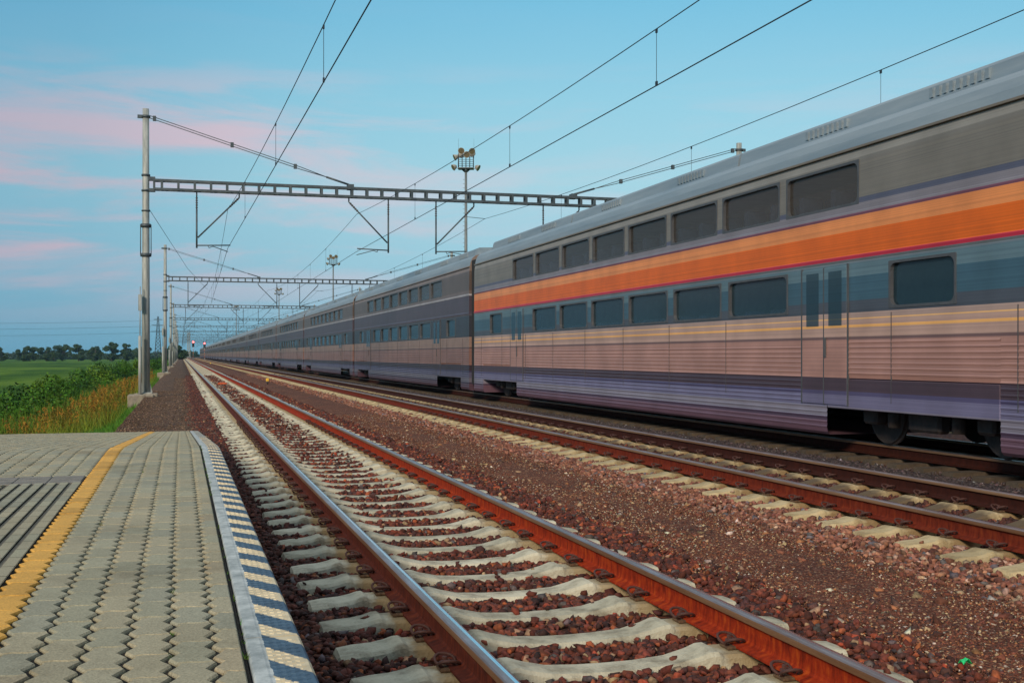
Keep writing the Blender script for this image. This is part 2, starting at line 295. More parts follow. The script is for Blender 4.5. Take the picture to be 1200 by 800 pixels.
class MB:
    """collects vertices / faces, builds one mesh object"""
    def __init__(s): s.v = []; s.f = []; s.mi = []; s.cur = 0; s.smooth = set()
    def add(s, vs, fs, smooth=False):
        o = len(s.v); s.v.extend([tuple(p) for p in vs])
        for f in fs:
            if smooth: s.smooth.add(len(s.f))
            s.f.append(tuple(i + o for i in f)); s.mi.append(s.cur)
    def box(s, x0, x1, y0, y1, z0, z1):
        vs = [(x0, y0, z0), (x1, y0, z0), (x1, y1, z0), (x0, y1, z0), (x0, y0, z1), (x1, y0, z1), (x1, y1, z1), (x0, y1, z1)]
        s.add(vs, [(0, 3, 2, 1), (4, 5, 6, 7), (0, 1, 5, 4), (1, 2, 6, 5), (2, 3, 7, 6), (3, 0, 4, 7)])
    def cbox(s, c, size, ch=0.0):
        x, y, z = c; a, b_, d = (q / 2 for q in size)
        if ch <= 0: return s.box(x - a, x + a, y - b_, y + b_, z - d, z + d)
        vs = []
        for zz, k in ((z - d, ch), (z - d + ch, 0), (z + d - ch, 0), (z + d, ch)):
            A, B = a - k, b_ - k
            vs += [(x - A, y - B + (ch - k), zz), (x - A + (ch - k), y - B, zz), (x + A - (ch - k), y - B, zz), (x + A, y - B + (ch - k), zz),
                   (x + A, y + B - (ch - k), zz), (x + A - (ch - k), y + B, zz), (x - A + (ch - k), y + B, zz), (x - A, y + B - (ch - k), zz)]
        fs = [tuple(reversed(range(8))), tuple(range(24, 32))]
        for l in range(3):
            for i in range(8):
                j = (i + 1) % 8; fs.append((l * 8 + i, l * 8 + j, l * 8 + 8 + j, l * 8 + 8 + i))
        s.add(vs, fs)
    def tube(s, pts, r, n=8, cap=True, smooth=True):
        pts = [Vector(p) for p in pts]
        rs = r if isinstance(r, (list, tuple)) else [r] * len(pts)
        vs, fs = [], []
        prev = None
        for i, p in enumerate(pts):
            d = (pts[min(i + 1, len(pts) - 1)] - pts[max(i - 1, 0)]).normalized()
            if prev is None:
                up = Vector((0, 0, 1)) if abs(d.z) < 0.9 else Vector((1, 0, 0))
            else: up = prev
            a = d.cross(up).normalized(); b2 = a.cross(d).normalized(); prev = b2
            for k in range(n):
                an = 2 * math.pi * k / n
                vs.append(p + (a * math.cos(an) + b2 * math.sin(an)) * rs[i])
        for i in range(len(pts) - 1):
            for k in range(n):
                k2 = (k + 1) % n
                fs.append((i * n + k, i * n + k2, (i + 1) * n + k2, (i + 1) * n + k))
        s.add(vs, fs, smooth)
        if cap:
            o = len(s.v) - len(vs)
            s.f.append(tuple(o + k for k in reversed(range(n)))); s.mi.append(s.cur)
            s.f.append(tuple(o + (len(pts) - 1) * n + k for k in range(n))); s.mi.append(s.cur)
    def lathe(s, c, prof, n=16, axis='z', smooth=True):
        vs, fs = [], []
        for (r, h) in prof:
            for k in range(n):
                a = 2 * math.pi * k / n
                if axis == 'z': vs.append((c[0] + r * math.cos(a), c[1] + r * math.sin(a), c[2] + h))
                elif axis == 'x': vs.append((c[0] + h, c[1] + r * math.cos(a), c[2] + r * math.sin(a)))
                else: vs.append((c[0] + r * math.sin(a), c[1] + h, c[2] + r * math.cos(a)))
        for i in range(len(prof) - 1):
            for k in range(n):
                k2 = (k + 1) % n
                fs.append((i * n + k, i * n + k2, (i + 1) * n + k2, (i + 1) * n + k))
        s.add(vs, fs, smooth)
        o = len(s.v) - len(vs)
        s.f.append(tuple(o + k for k in reversed(range(n)))); s.mi.append(s.cur)
        s.f.append(tuple(o + (len(prof) - 1) * n + k for k in range(n))); s.mi.append(s.cur)
    def sweep(s, prof, y0, y1, mis=None, ny=1, cap=True):
        """profile (x,z) swept along y"""
        n = len(prof); o = len(s.v)
        for j in range(ny + 1):
            y = y0 + (y1 - y0) * j / ny
            s.v.extend([(p[0], y, p[1]) for p in prof])
        for j in range(ny):
            for i in range(n):
                k = (i + 1) % n
                s.f.append((o + j * n + i, o + j * n + k, o + (j + 1) * n + k, o + (j + 1) * n + i))
                s.mi.append(mis[i] if mis else s.cur)
        if cap:
            s.f.append(tuple(o + i for i in reversed(range(n)))); s.mi.append(s.cur)
            s.f.append(tuple(o + ny * n + i for i in range(n))); s.mi.append(s.cur)
    def mesh(s, name, mats):
        me = bpy.data.meshes.new(name); me.from_pydata(s.v, [], s.f)
        for m_ in (mats if isinstance(mats, (list, tuple)) else [mats]): me.materials.append(m_)
        me.polygons.foreach_set('material_index', s.mi)
        if s.smooth:
            sm = [i in s.smooth for i in range(len(s.f))]; me.polygons.foreach_set('use_smooth', sm)
        me.update()
        bm = bmesh.new(); bm.from_mesh(me); bmesh.ops.recalc_face_normals(bm, faces=bm.faces); bm.to_mesh(me); bm.free()
        return me
    def build(s, name, mats, parent=None, loc=None):
        return link(name, s.mesh(name, mats), parent, loc)

def np_mesh(name, V, F, mat, col=None, smooth=False):
    """V (n,3); F (m,k) all the same k; col (n,3) point colours"""
    me = bpy.data.meshes.new(name)
    n, m_, k = len(V), len(F), F.shape[1]
    me.vertices.add(n); me.vertices.foreach_set('co', V.astype(np.float32).ravel())
    me.loops.add(m_ * k); me.loops.foreach_set('vertex_index', F.astype(np.int32).ravel())
    me.polygons.add(m_); me.polygons.foreach_set('loop_start', np.arange(0, m_ * k, k, dtype=np.int32))
    me.polygons.foreach_set('loop_total', np.full(m_, k, dtype=np.int32))
    me.update(calc_edges=True)
    if col is not None:
        ca = me.color_attributes.new('Col', 'FLOAT_COLOR', 'POINT')
        ca.data.foreach_set('color', np.concatenate([col, np.ones((n, 1))], 1).astype(np.float32).ravel())
    me.materials.append(mat)
    return me

# ------------------------------------------------------------------ geometry constants (metres; rail top = 0)
TR = [2.06, 6.95, 10.88, 16.3]       # track centres
G = 0.753                            # half distance of rail centres
PZ = 0.54                            # platform top
GY0, GS = 45.0, 55.0                 # gantry rhythm
def smooth_step(a, b_, x):
    t_ = max(0, min(1, (x - a) / (b_ - a))); return t_ * t_ * (3 - 2 * t_)

# ------------------------------------------------------------------ ground
def sheet(name, x0, x1, y0, y1, z, mat, nx=1, ny=1):
    V = [(x0 + (x1 - x0) * i / nx, y0 + (y1 - y0) * j / ny, z) for j in range(ny + 1) for i in range(nx + 1)]
    F = [(j * (nx + 1) + i, j * (nx + 1) + i + 1, (j + 1) * (nx + 1) + i + 1, (j + 1) * (nx + 1) + i) for j in range(ny) for i in range(nx)]
    me = bpy.data.meshes.new(name); me.from_pydata(V, [], F); me.materials.append(mat)
    return tag(link(name, me), kind='structure')
sheet('field', -4500, 4500, -300, 6500, -2.05, M['field'])

def strip_profile(name, prof, y0, y1, mat, dy=4.0, jit=0.0, label=None):
    ny = int((y1 - y0) / dy); n = len(prof); V, F = [], []
    for j in range(ny + 1):
        y = y0 + (y1 - y0) * j / ny
        for i, (x, z) in enumerate(prof):
            q = jit if 0 < i < n - 1 else 0
            V.append((x + rnd.uniform(-q, q), y, z + rnd.uniform(-q, q) * 0.5))
    for j in range(ny):
        for i in range(n - 1):
            F.append((j * n + i, j * n + i + 1, (j + 1) * n + i + 1, (j + 1) * n + i))
    me = bpy.data.meshes.new(name); me.from_pydata(V, [], F); me.materials.append(mat)
    me.polygons.foreach_set('use_smooth', [True] * len(F))
    return tag(link(name, me), kind='structure')
strip_profile('embankment', [(-9.6, -2.07), (-8.6, -2.02), (-6.5, -1.9), (-5, -1.7), (-3.6, -1.35), (-2.4, -0.98), (-1.75, -0.76), (-1.35, -0.42), (-0.9, -0.40)], 12, 900, M['turf'], jit=0.05)
strip_profile('far_embankment', [(25.5, -0.34), (26.5, -0.4), (30, -1.9), (45, -2.045)], -60, 900, M['turf'], jit=0.03)
# trackbed: left path, ballast of track 1, walkway, ballast of track 2, grey cess, ballast of tracks 3, 4
strip_profile('path', [(-1.85, -0.84), (-1.72, -0.70), (-1.32, -0.32), (-0.9, -0.235), (0.0, -0.225), (0.62, -0.235), (0.66, -0.30)], -60, 900, M['path'], jit=0.012, dy=1.0)
strip_profile('trackbed', [(0.30, -0.262), (0.60, -0.255), (3.5, -0.255), (3.95, -0.262)], -60, 900, M['ballast'], jit=0.008, dy=1.0)
strip_profile('walkway', [(3.72, -0.28), (3.88, -0.235), (4.4, -0.222), (5.0, -0.235), (5.25, -0.29)], -60, 900, M['fine'], jit=0.012, dy=0.8)
strip_profile('trackbed', [(5.05, -0.27), (5.5, -0.258), (8.1, -0.258), (8.5, -0.28)], -60, 900, M['ballast'], jit=0.008, dy=1.0)
strip_profile('cess', [(8.28, -0.30), (8.45, -0.245), (9.0, -0.235), (9.6, -0.25), (9.8, -0.28)], -60, 900, M['greyfine'], jit=0.012, dy=1.0)
strip_profile('trackbed', [(9.6, -0.262), (13.0, -0.262), (13.8, -0.25), (18.5, -0.262), (25.6, -0.30)], -60, 900, M['ballast'], jit=0.008, dy=2.0)

# ------------------------------------------------------------------ loose stones (ballast one cannot count)
def ico():
    ph = (1 + 5 ** 0.5) / 2
    v = np.array([(-1, ph, 0), (1, ph, 0), (-1, -ph, 0), (1, -ph, 0), (0, -1, ph), (0, 1, ph), (0, -1, -ph), (0, 1, -ph), (ph, 0, -1), (ph, 0, 1), (-ph, 0, -1), (-ph, 0, 1)], float)
    v /= np.linalg.norm(v[0])
    f = np.array([(0, 11, 5), (0, 5, 1), (0, 1, 7), (0, 7, 10), (0, 10, 11), (1, 5, 9), (5, 11, 4), (11, 10, 2), (10, 7, 6), (7, 1, 8), (3, 9, 4), (3, 4, 2), (3, 2, 6), (3, 6, 8), (3, 8, 9), (4, 9, 5), (2, 4, 11), (6, 2, 10), (8, 6, 7), (9, 8, 1)])
    return v, f
def octa():
    v = np.array([(1, 0, 0), (-1, 0, 0), (0, 1, 0), (0, -1, 0), (0, 0, 1), (0, 0, -1)], float)
    f = np.array([(0, 2, 4), (2, 1, 4), (1, 3, 4), (3, 0, 4), (2, 0, 5), (1, 2, 5), (3, 1, 5), (0, 3, 5)])
    return v, f
def rand_rot(n):
    q = rng.normal(size=(n, 4)); q /= np.linalg.norm(q, axis=1)[:, None]
    a, b_, c, d = q.T
    return np.stack([np.stack([1 - 2 * (c * c + d * d), 2 * (b_ * c - a * d), 2 * (b_ * d + a * c)], 1),
                     np.stack([2 * (b_ * c + a * d), 1 - 2 * (b_ * b_ + d * d), 2 * (c * d - a * b_)], 1),
                     np.stack([2 * (b_ * d - a * c), 2 * (c * d + a * b_), 1 - 2 * (b_ * b_ + c * c)], 1)], 1)
def stones(name, P, S, cols, shape=ico, flat=0.75, parent=None, label=None, jitter=0.36):
    bv, bf = shape(); n = len(P); k = len(bv)
    v = np.repeat(bv[None], n, 0) * (1 + rng.uniform(-jitter, jitter, (n, k, 1)))
    v += rng.uniform(-jitter, jitter, (n, k, 3)) * 0.6
    an = np.stack([rng.uniform(0.8, 1.35, n), rng.uniform(0.7, 1.0, n), rng.uniform(0.5, flat + 0.1, n)], 1)
    v = v * an[:, None, :] * S[:, None, None]
    v = np.einsum('nij,nkj->nki', rand_rot(n), v)
    v[:, :, 2] *= 0.8
    v += P[:, None, :]
    F = (bf[None] + (np.arange(n) * k)[:, None, None]).reshape(-1, 3)
    col = np.repeat(cols[:, None, :], k, 1).reshape(-1, 3)
    me = np_mesh(name, v.reshape(-1, 3), F, M['stone'], col)
    return link(name, me)
def palette(n, items):
    w_ = np.array([i[0] for i in items], float); w_ /= w_.sum()
    idx = rng.choice(len(items), n, p=w_); base = np.array([i[1] for i in items])[idx]
    return base * rng.uniform(0.45, 1.35, (n, 1)) * rng.uniform(0.92, 1.08, (n, 3))
PAL1 = [(5, (0.105, 0.030, 0.021)), (4, (0.155, 0.042, 0.026)), (3.5, (0.062, 0.026, 0.023)), (1.1, (0.26, 0.075, 0.03)), (0.7, (0.34, 0.22, 0.13)), (0.5, (0.10, 0.08, 0.08)), (0.5, (0.30, 0.06, 0.03))]
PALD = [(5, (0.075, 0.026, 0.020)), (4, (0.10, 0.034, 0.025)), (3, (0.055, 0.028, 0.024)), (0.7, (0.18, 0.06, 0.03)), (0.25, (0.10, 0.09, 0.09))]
PAL2 = [(5, (0.24, 0.10, 0.065)), (4, (0.30, 0.14, 0.09)), (3, (0.17, 0.065, 0.045)), (1.2, (0.38, 0.26, 0.19)), (0.7, (0.16, 0.14, 0.15))]
PALG = [(5, (0.07, 0.055, 0.055)), (4, (0.10, 0.07, 0.07)), (2, (0.05, 0.04, 0.04)), (0.4, (0.26, 0.24, 0.26))]
PALF = [(5, (0.14, 0.048, 0.03)), (4, (0.19, 0.07, 0.04)), (3, (0.09, 0.045, 0.035)), (1.6, (0.42, 0.29, 0.17)), (0.9, (0.33, 0.14, 0.06)), (0.6, (0.5, 0.44, 0.36))]
def scatter(x0, x1, y0, y1, dens):
    n = int((x1 - x0) * (y1 - y0) * dens)
    P = np.stack([rng.uniform(x0, x1, n), rng.uniform(y0, y1, n), np.zeros(n)], 1)
    zc = P[:, 0] * sinT + P[:, 1] * cosT; xc = P[:, 0] * cosT - P[:, 1] * sinT
    return P[(zc > 1.5) & (np.abs(xc) < 0.56 * zc + 0.7)]
SL0 = {0: 5.33, 1: 8.03, 2: 8.3, 3: 8.1}
def off_sleeper(P, tr, keep=0.012, wid=0.125):
    u = np.abs(P[:, 0] - TR[tr]); d = np.abs((P[:, 1] - SL0[tr] + 0.3) % 0.6 - 0.3)
    on = (u < 1.31) & (d < wid)
    rail = (np.abs(u - G) < 0.095)
    k = rng.uniform(0, 1, len(P)) < keep
    centre = (u < 0.5) & (P[:, 1] > 16) & (rng.uniform(0, 1, len(P)) < np.clip((P[:, 1] - 12) / 60, 0, 0.20))
    sel = ((~on) | k | centre) & ~(rail & on) & ~(rail & (rng.uniform(0, 1, len(P)) < 0.8))
    P = P[sel]; on = on[sel]
    P[:, 2] = np.where(on, -0.208 + np.where(np.abs(P[:, 0] - TR[tr]) > 0.5, 0.015, 0), -0.252 + rng.uniform(-0.006, 0.026, len(P)))
    return P
def track_stones(tr, xl, xr, zones, pal, edge_pal=None):
    Ps, Ss = [], []
    for (y0, y1, dens, s0, s1) in zones:
        P = off_sleeper(scatter(xl, xr, y0, y1, dens), tr)
        Ps.append(P); Ss.append(rng.uniform(s0, s1, len(P)) * np.where(rng.uniform(0, 1, len(P)) < 0.08, 1.35, 1))
    return np.concatenate(Ps), np.concatenate(Ss)
Z1 = [(2.2, 11, 900, 0.017, 0.034), (11, 20, 600, 0.021, 0.036), (20, 42, 260, 0.028, 0.042), (42, 90, 70, 0.035, 0.055)]
P, S = track_stones(0, 0.33, 3.85, Z1, PAL1)
thin = (P[:, 0] > 3.5) & (rng.uniform(0, 1, len(P)) < (P[:, 0] - 3.5) / 0.45)
P, S = P[~thin], S[~thin]
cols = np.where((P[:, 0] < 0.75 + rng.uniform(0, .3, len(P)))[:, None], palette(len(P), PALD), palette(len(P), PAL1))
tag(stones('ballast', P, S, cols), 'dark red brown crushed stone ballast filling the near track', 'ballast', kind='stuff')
# stones beside track 2 (paler) and inside it
P, S = track_stones(1, 4.95, 8.45, [(5.5, 20, 620, 0.020, 0.036), (20, 45, 230, 0.026, 0.042), (45, 95, 60, 0.035, 0.055)], PAL2)
thin = (P[:, 0] < 5.25) & (rng.uniform(0, 1, len(P)) > (P[:, 0] - 4.9) / 0.38)
P, S = P[~thin], S[~thin]
cols = np.where((P[:, 0] < 6.1)[:, None], palette(len(P), PAL2), palette(len(P), PALD))  # inner stones take a darker palette that paints in the train's shade
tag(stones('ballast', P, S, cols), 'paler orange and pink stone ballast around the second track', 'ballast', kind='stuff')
P = scatter(8.3, 9.9, 7, 60, 260); P[:, 2] = -0.25
tag(stones('gravel', P, rng.uniform(0.012, 0.03, len(P)), palette(len(P), PALG)), 'grey loose gravel between the second track and the train', 'gravel', kind='stuff')
# fine gravel on the walkway: thousands of chips
Pa = scatter(3.75, 5.15, 3.6, 13, 4200); Pb = scatter(3.75, 5.15, 13, 30, 1100); Pc = scatter(3.5, 3.9, 3.6, 16, 1800); Pd = scatter(4.95, 5.35, 5, 20, 1800)
P = np.concatenate([Pa, Pb, Pc, Pd]); n = len(P)
P[:, 2] = -0.228 - 0.05 * np.clip(np.abs(P[:, 0] - 4.45) - 0.4, 0, 1) + rng.uniform(-0.004, 0.004, n)
S = np.abs(rng.normal(0.0065, 0.003, n)) + 0.0035
big = rng.uniform(0, 1, n) < 0.012; S[big] *= 3.2
tag(stones('gravel_chips', P, S, palette(n, PALF), shape=octa), 'fine reddish gravel chips covering the strip between the two tracks', 'gravel', kind='stuff')
# left path: stones near its edge with the track and on the shoulder
Pa = scatter(-0.5, 0.75, 19, 80, 260); Pa = Pa[rng.uniform(0, 1, len(Pa)) < np.clip((Pa[:, 0] + 0.5) / 0.9, 0, 1) ** 1.6]; Pb = scatter(-1.75, 0.3, 20, 52, 330)
P = np.concatenate([Pa, Pb]); n = len(P)
P[:, 2] = np.where(P[:, 0] < -1.3, -0.31 - (-1.3 - P[:, 0]) * 0.95, -0.232)
S = np.where(np.arange(n) < len(Pa), rng.uniform(0.02, 0.04, n), rng.uniform(0.008, 0.024, n))
tag(stones('gravel', P, S, np.where(((np.arange(n) < len(Pa)) & (P[:, 0] > 0.25 + rng.uniform(-.2, .2, n)))[:, None], palette(n, PAL1), palette(n, [(5, (0.12, 0.072, 0.046)), (3, (0.075, 0.048, 0.036)), (1, (0.25, 0.17, 0.11))]))),
    'brown gravel of the path beyond the platform ramp', 'gravel', kind='stuff')

# ------------------------------------------------------------------ sleepers
def sleeper_mesh(name, mat, seed):
    r_ = random.Random(seed)
    us = [(-1.30, -0.235, 0.085), (-1.285, -0.212, 0.10), (-1.20, -0.203, 0.108), (-1.10, -0.198, 0.11), (-1.03, -0.186, 0.11), (-0.985, -0.172, 0.11), (-0.955, -0.170, 0.11), (-0.93, -0.184, 0.11),
          (-0.575, -0.184, 0.11), (-0.55, -0.168, 0.11), (-0.51, -0.168, 0.108), (-0.44, -0.190, 0.10), (-0.32, -0.216, 0.095), (-0.15, -0.226, 0.092), (0, -0.228, 0.092)]
    us = us + [(-a, b_, c) for (a, b_, c) in reversed(us[:-1])]
    V, F = [], []
    for (u, z, w_) in us:
        j = r_.uniform(-0.002, 0.002)
        V += [(u, -w_ - 0.05, -0.42), (u, -w_ - 0.012, z - 0.018), (u, -w_ + 0.008 + j, z - 0.001), (u, 0, z + 0.003), (u, w_ - 0.008 + j, z - 0.001), (u, w_ + 0.012, z - 0.018), (u, w_ + 0.05, -0.42)]
    n = 7
    for i in range(len(us) - 1):
        for k in range(n - 1):
            F.append((i * n + k, (i + 1) * n + k, (i + 1) * n + k + 1, i * n + k + 1))
    F.append(tuple(range(n))); F.append(tuple(reversed(range((len(us) - 1) * n, len(us) * n))))
    me = bpy.data.meshes.new(name); me.from_pydata(V, [], F); me.materials.append(mat); me.update()
    bm = bmesh.new(); bm.from_mesh(me); bmesh.ops.recalc_face_normals(bm, faces=bm.faces); bm.to_mesh(me); bm.free()
    return me
def clip_mesh():
    """spring clamp: two loops and a coach bolt on a guide plate; rail foot lies towards +x"""
    m = MB()
    for s in (-1, 1):
        pts = []
        for k in range(11):
            a = k / 10 * math.pi * 1.55 - 0.5
            pts.append((-0.008 + 0.055 * math.cos(a) * (1 if math.cos(a) > 0 else 0.85), s * (0.044 + 0.036 * math.sin(a) * 1.0), 0.026 + 0.032 * math.sin(a * 0.8 + 0.2)))
        m.tube(pts, 0.0078, 6)
    m.tube([(0.03, -0.03, 0.028), (0.008, -0.012, 0.042), (0.004, 0, 0.044), (0.008, 0.012, 0.042), (0.03, 0.03, 0.028)], 0.0068, 6)
    m.lathe((-0.014, 0, 0.028), [(0.02, 0), (0.022, 0.008), (0.022, 0.014), (0.013, 0.016), (0.013, 0.034), (0.004, 0.036)], 6, smooth=False)
    m.cur = 1
    m.cbox((-0.014, 0, 0.004), (0.065, 0.10, 0.016), 0.005)
    return m.mesh('rail_clip', [M['clip'], M['plate']])
CLIP = clip_mesh()
SLM = [sleeper_mesh('sleeper', M['sleeper'], i) for i in range(3)]
SLT = [sleeper_mesh('sleeper', M['sleeper_tan'], i + 9) for i in range(3)]
def place_sleepers(tr, meshes, y0, count, clip_to, label, group):
    for i in range(count):
        y = SL0[tr] + 0.6 * (i + y0)
        o = link('sleeper', meshes[i % 3], None, (TR[tr] + rnd.uniform(-0.012, 0.012), y + rnd.uniform(-0.006, 0.006), rnd.uniform(-0.003, 0.003)))
        o.rotation_euler.z = rnd.uniform(-0.004, 0.004) + (math.pi if i % 2 else 0)
        tag(o, label, 'railway sleeper', group)
        if y < clip_to:
            fl = -1 if i % 2 else 1
            for s in (-1, 1):
                for q in (-1, 1):
                    c = link('rail_clip', CLIP, o, (s * G + q * 0.082, 0, -0.176))
                    c.rotation_euler.z = math.pi if q > 0 else 0
place_sleepers(0, SLM, -6, 160, 26, 'pale concrete sleeper lying under the rails of the track beside the platform', 'pale sleepers of the near track')
place_sleepers(1, SLT, -3, 138, 30, 'tan stained concrete sleeper with shade painted between the rails of the second track', 'tan sleepers of the second track')
def sleeper_row(name, tr, y0, y1, mat, label):
    m = MB()
    y = y0
    while y < y1:
        m.cbox((TR[tr] - 0.86, y, -0.235), (0.88, 0.22, 0.09), 0); m.cbox((TR[tr] + 0.86, y, -0.235), (0.88, 0.22, 0.09), 0)
        m.cbox((TR[tr], y, -0.262), (0.84, 0.19, 0.08), 0)
        y += 0.6
    o = m.build(name, mat); tag(o, label, 'railway sleepers', kind='stuff')
sleeper_row('distant_sleepers', 0, SL0[0] + 0.6 * 154, 620, M['sleeper'], 'distant pale sleepers of the near track running on to the horizon')
sleeper_row('distant_sleepers', 1, SL0[1] + 0.6 * 135, 620, M['sleeper_tan'], 'distant tan sleepers of the second track running on to the horizon')
M['under_train_shade'] = mat_noise('shade_painted_concrete', (0.045, 0.032, 0.022), (0.10, 0.075, 0.05), 5, 0.9, bump=0.4, bscale=50)  # dark tone paints the shade under the train into the concrete
sleeper_row('shaded_sleepers', 2, 3, 300, M['under_train_shade'], 'row of sleepers in the shade beneath the passing train')
sleeper_row('hidden_sleepers', 3, 3, 300, M['sleeper_tan'], 'row of sleepers of the track behind the train')

# ------------------------------------------------------------------ rails
def rail_profile():
    h = [(0.0, 0.0), (0.017, -0.0005), (0.027, -0.0035), (0.0335, -0.010), (0.0355, -0.020), (0.036, -0.036), (0.0345, -0.040), (0.018, -0.048), (0.0105, -0.056), (0.0085, -0.075), (0.0085, -0.118), (0.011, -0.135), (0.020, -0.146), (0.055, -0.155), (0.074, -0.160), (0.075, -0.171)]
    return h
def rail(x, side_mat, label, y0=-14, y1=640):
    h = rail_profile(); pr = h + [(-a, b_) for (a, b_) in reversed(h[1:])]
    n = len(pr); mis = []
    for i in range(n):
        j = (i + 1) % n; z = (pr[i][1] + pr[j][1]) / 2; w_ = abs(pr[i][0] + pr[j][0]) / 2
        mis.append(1 if (z > -0.0025 and (pr[i][0] + pr[j][0]) > 0) else (3 if z > -0.012 else (2 if z > -0.0405 else 0)))
    m = MB(); m.sweep(pr, y0, y1, mis, ny=60)
    # bolted and welded seams are part of the rail
    o = m.build('rail', [side_mat, M['polish'], M['headside'], M['shoulder']], None, (x, 0, 0))
    me = o.data
    tag(o, label, 'rail'); return o
rail(TR[0] - G, M['rust_dark'], 'dark brown rail with bright running band nearest to the platform')
rail(TR[0] + G, M['rust'], 'bright rust red rail, the right hand rail of the track beside the platform')
rail(TR[1] - G, M['rust_mid'], 'rust red rail of the second track, on the side facing the walkway')
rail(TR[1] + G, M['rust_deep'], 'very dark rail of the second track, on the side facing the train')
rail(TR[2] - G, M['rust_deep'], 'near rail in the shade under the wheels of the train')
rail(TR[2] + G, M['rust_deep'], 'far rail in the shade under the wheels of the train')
rail(TR[3] - G, M['rust_dark'], 'near rail of the track hidden beyond the train')
rail(TR[3] + G, M['rust_dark'], 'far rail of the track hidden beyond the train')

# ------------------------------------------------------------------ platform
RY0, RY1, RSL = 10.2, 23.2, 0.0535
def pz(y):
    k = 0.5     # short blend into the ramp
    if y < RY0 - k: return PZ
    if y < RY0 + k:
        t_ = (y - RY0 + k) / (2 * k); return PZ - RSL * k * t_ * t_
    return PZ - RSL * (y - RY0)
plat = empty('platform', (0, 0, 0)); tag(plat, kind='structure')
plat['label'] = 'low paved station platform with a yellow line and striped edge, ramping down at its end'
W, L = 0.1125, 0.225
XE = 0.325                            # platform edge
XC0 = 0.0856                          # a column boundary
def zig(y):
    t_ = (y / (L / 2)) % 1.0
    return 0.0135 * (4 * abs(t_ - 0.5) - 1)
def paver_cols(xb_list, y0, y1, colfun, name, right_flat=None, left_flat=None):
    V, F3, COL = [], [], []
    me_v, me_f = [], []
    def lin(a, b_, n): return [a + (b_ - a) * k / n for k in range(n + 1)]
    for ci, (xa, xb, fa, fb) in enumerate(xb_list):
        off = (L / 2 if (round((XC0 - xa) / W) % 2) else 0.0) + 0.012
        k0 = math.floor((y0 - off) / L); k1 = math.ceil((y1 - off) / L)
        for k in range(k0, k1):
            ya, yb = k * L + off, (k + 1) * L + off
            ya, yb = max(ya, y0), min(yb, y1)
            if yb - ya < 0.03: continue
            g = 0.0024; gx = 0.0092
            # sample side at zigzag break points
            ys = sorted(set([ya + g, yb - g] + [q for q in [j * L / 4 for j in range(int(ya / (L / 4)) - 1, int(yb / (L / 4)) + 3)] if ya + g + 0.004 < q < yb - g - 0.004]))
            def cj(u): return 0.0055 * math.sin(u * 2 * math.pi)   # S curve of the cross joint
            xl = [(xa + gx + (0 if fa else zig(q)), q) for q in ys]
            xr = [(xb - gx + (0 if fb else zig(q)), q) for q in ys]
            bot = [(xl[0][0] + (xr[0][0] - xl[0][0]) * u, ya + g + cj(u)) for u in (0.25, 0.5, 0.75)]
            top = [(xl[-1][0] + (xr[-1][0] - xl[-1][0]) * u, yb - g + cj(u)) for u in (0.75, 0.5, 0.25)]
            ring = [xl[0]] + bot + xr + top + list(reversed(xl[1:]))
            cx = sum(p[0] for p in ring) / len(ring); cy = (ya + yb) / 2
            o = len(me_v); n = len(ring)
            tilt = rnd.uniform(-0.0018, 0.0018); dz = rnd.uniform(-0.0012, 0.0012)
            for (sc, zz) in ((1.0, -0.035), (1.0, -0.0055), (0.955, 0.0)):
                for (px, py) in ring:
                    qx = cx + (px - cx) * sc if sc == 1 else px - math.copysign(min(0.0040, abs(px - cx)), px - cx) * 1.0
                    qy = py if sc == 1 else py - math.copysign(0.0042, py - cy) * min(1, abs(py - cy) / 0.02)
                    me_v.append((qx, qy, pz(py) + zz + dz + tilt * (px - cx) * 10))
            for l in range(2):
                for i in range(n):
                    j = (i + 1) % n; me_f.append((o + l * n + i, o + l * n + j, o + (l + 1) * n + j, o + (l + 1) * n + i))
            me_f.append(tuple(o + 2 * n + i for i in range(n)))
            c = colfun(); COL += [c] * (3 * n)
    me = bpy.data.meshes.new(name); me.from_pydata(me_v, [], me_f); me.materials.append(M['paver'])
    ca = me.color_attributes.new('Col', 'FLOAT_COLOR', 'POINT')
    ca.data.foreach_set('color', np.concatenate([np.array(COL), np.ones((len(COL), 1))], 1).astype(np.float32).ravel())
    return link(name, me, plat)
def grey_paver():
    v = rnd.uniform(0.82, 0.99)
    base = rnd.choice([(0.335, 0.322, 0.232), (0.350, 0.322, 0.228), (0.315, 0.308, 0.232), (0.365, 0.330, 0.228)])
    if rnd.random() < 0.02: base = (0.36, 0.31, 0.21)
    return tuple(x * v for x in base)
def yellow_paver():
    v = rnd.uniform(0.86, 1.12); return (0.60 * v, 0.335 * v, 0.072 * v)
cols_ = [(XC0, 0.166, False, True)]
x = XC0
for i in range(5): cols_.append((x - W, x, False, False)); x -= W
xy = x
paver_cols(cols_, 1.4, RY1, grey_paver, 'paving')
paver_cols([(xy - W, xy, False, False)], 1.4, RY1, yellow_paver, 'yellow_line')
xl0 = xy - W                                # left side of the yellow line
YB0, YB1 = 7.55, 7.98                       # cross band that ends the ribbed strips
left_cols = []
x = xl0
while x > -3.9:
    left_cols.append((x - W, x, False, False)); x -= W
paver_cols(left_cols, YB1 + 0.005, RY1, grey_paver, 'paving')
# zigzag paving left of the ribbed strips, in front of the band
XR = xl0 - 0.018 - 0.205 - 0.02 - 0.205 - 0.0
lc = []
x = xl0
nskip = 4
for i in range(40):
    if i >= nskip and x > -3.9: lc.append((x - W, x, i == nskip and False, False))
    x -= W
xs_end = xl0 - nskip * W
paver_cols(lc, 1.4, YB0 - 0.005, grey_paver, 'paving')
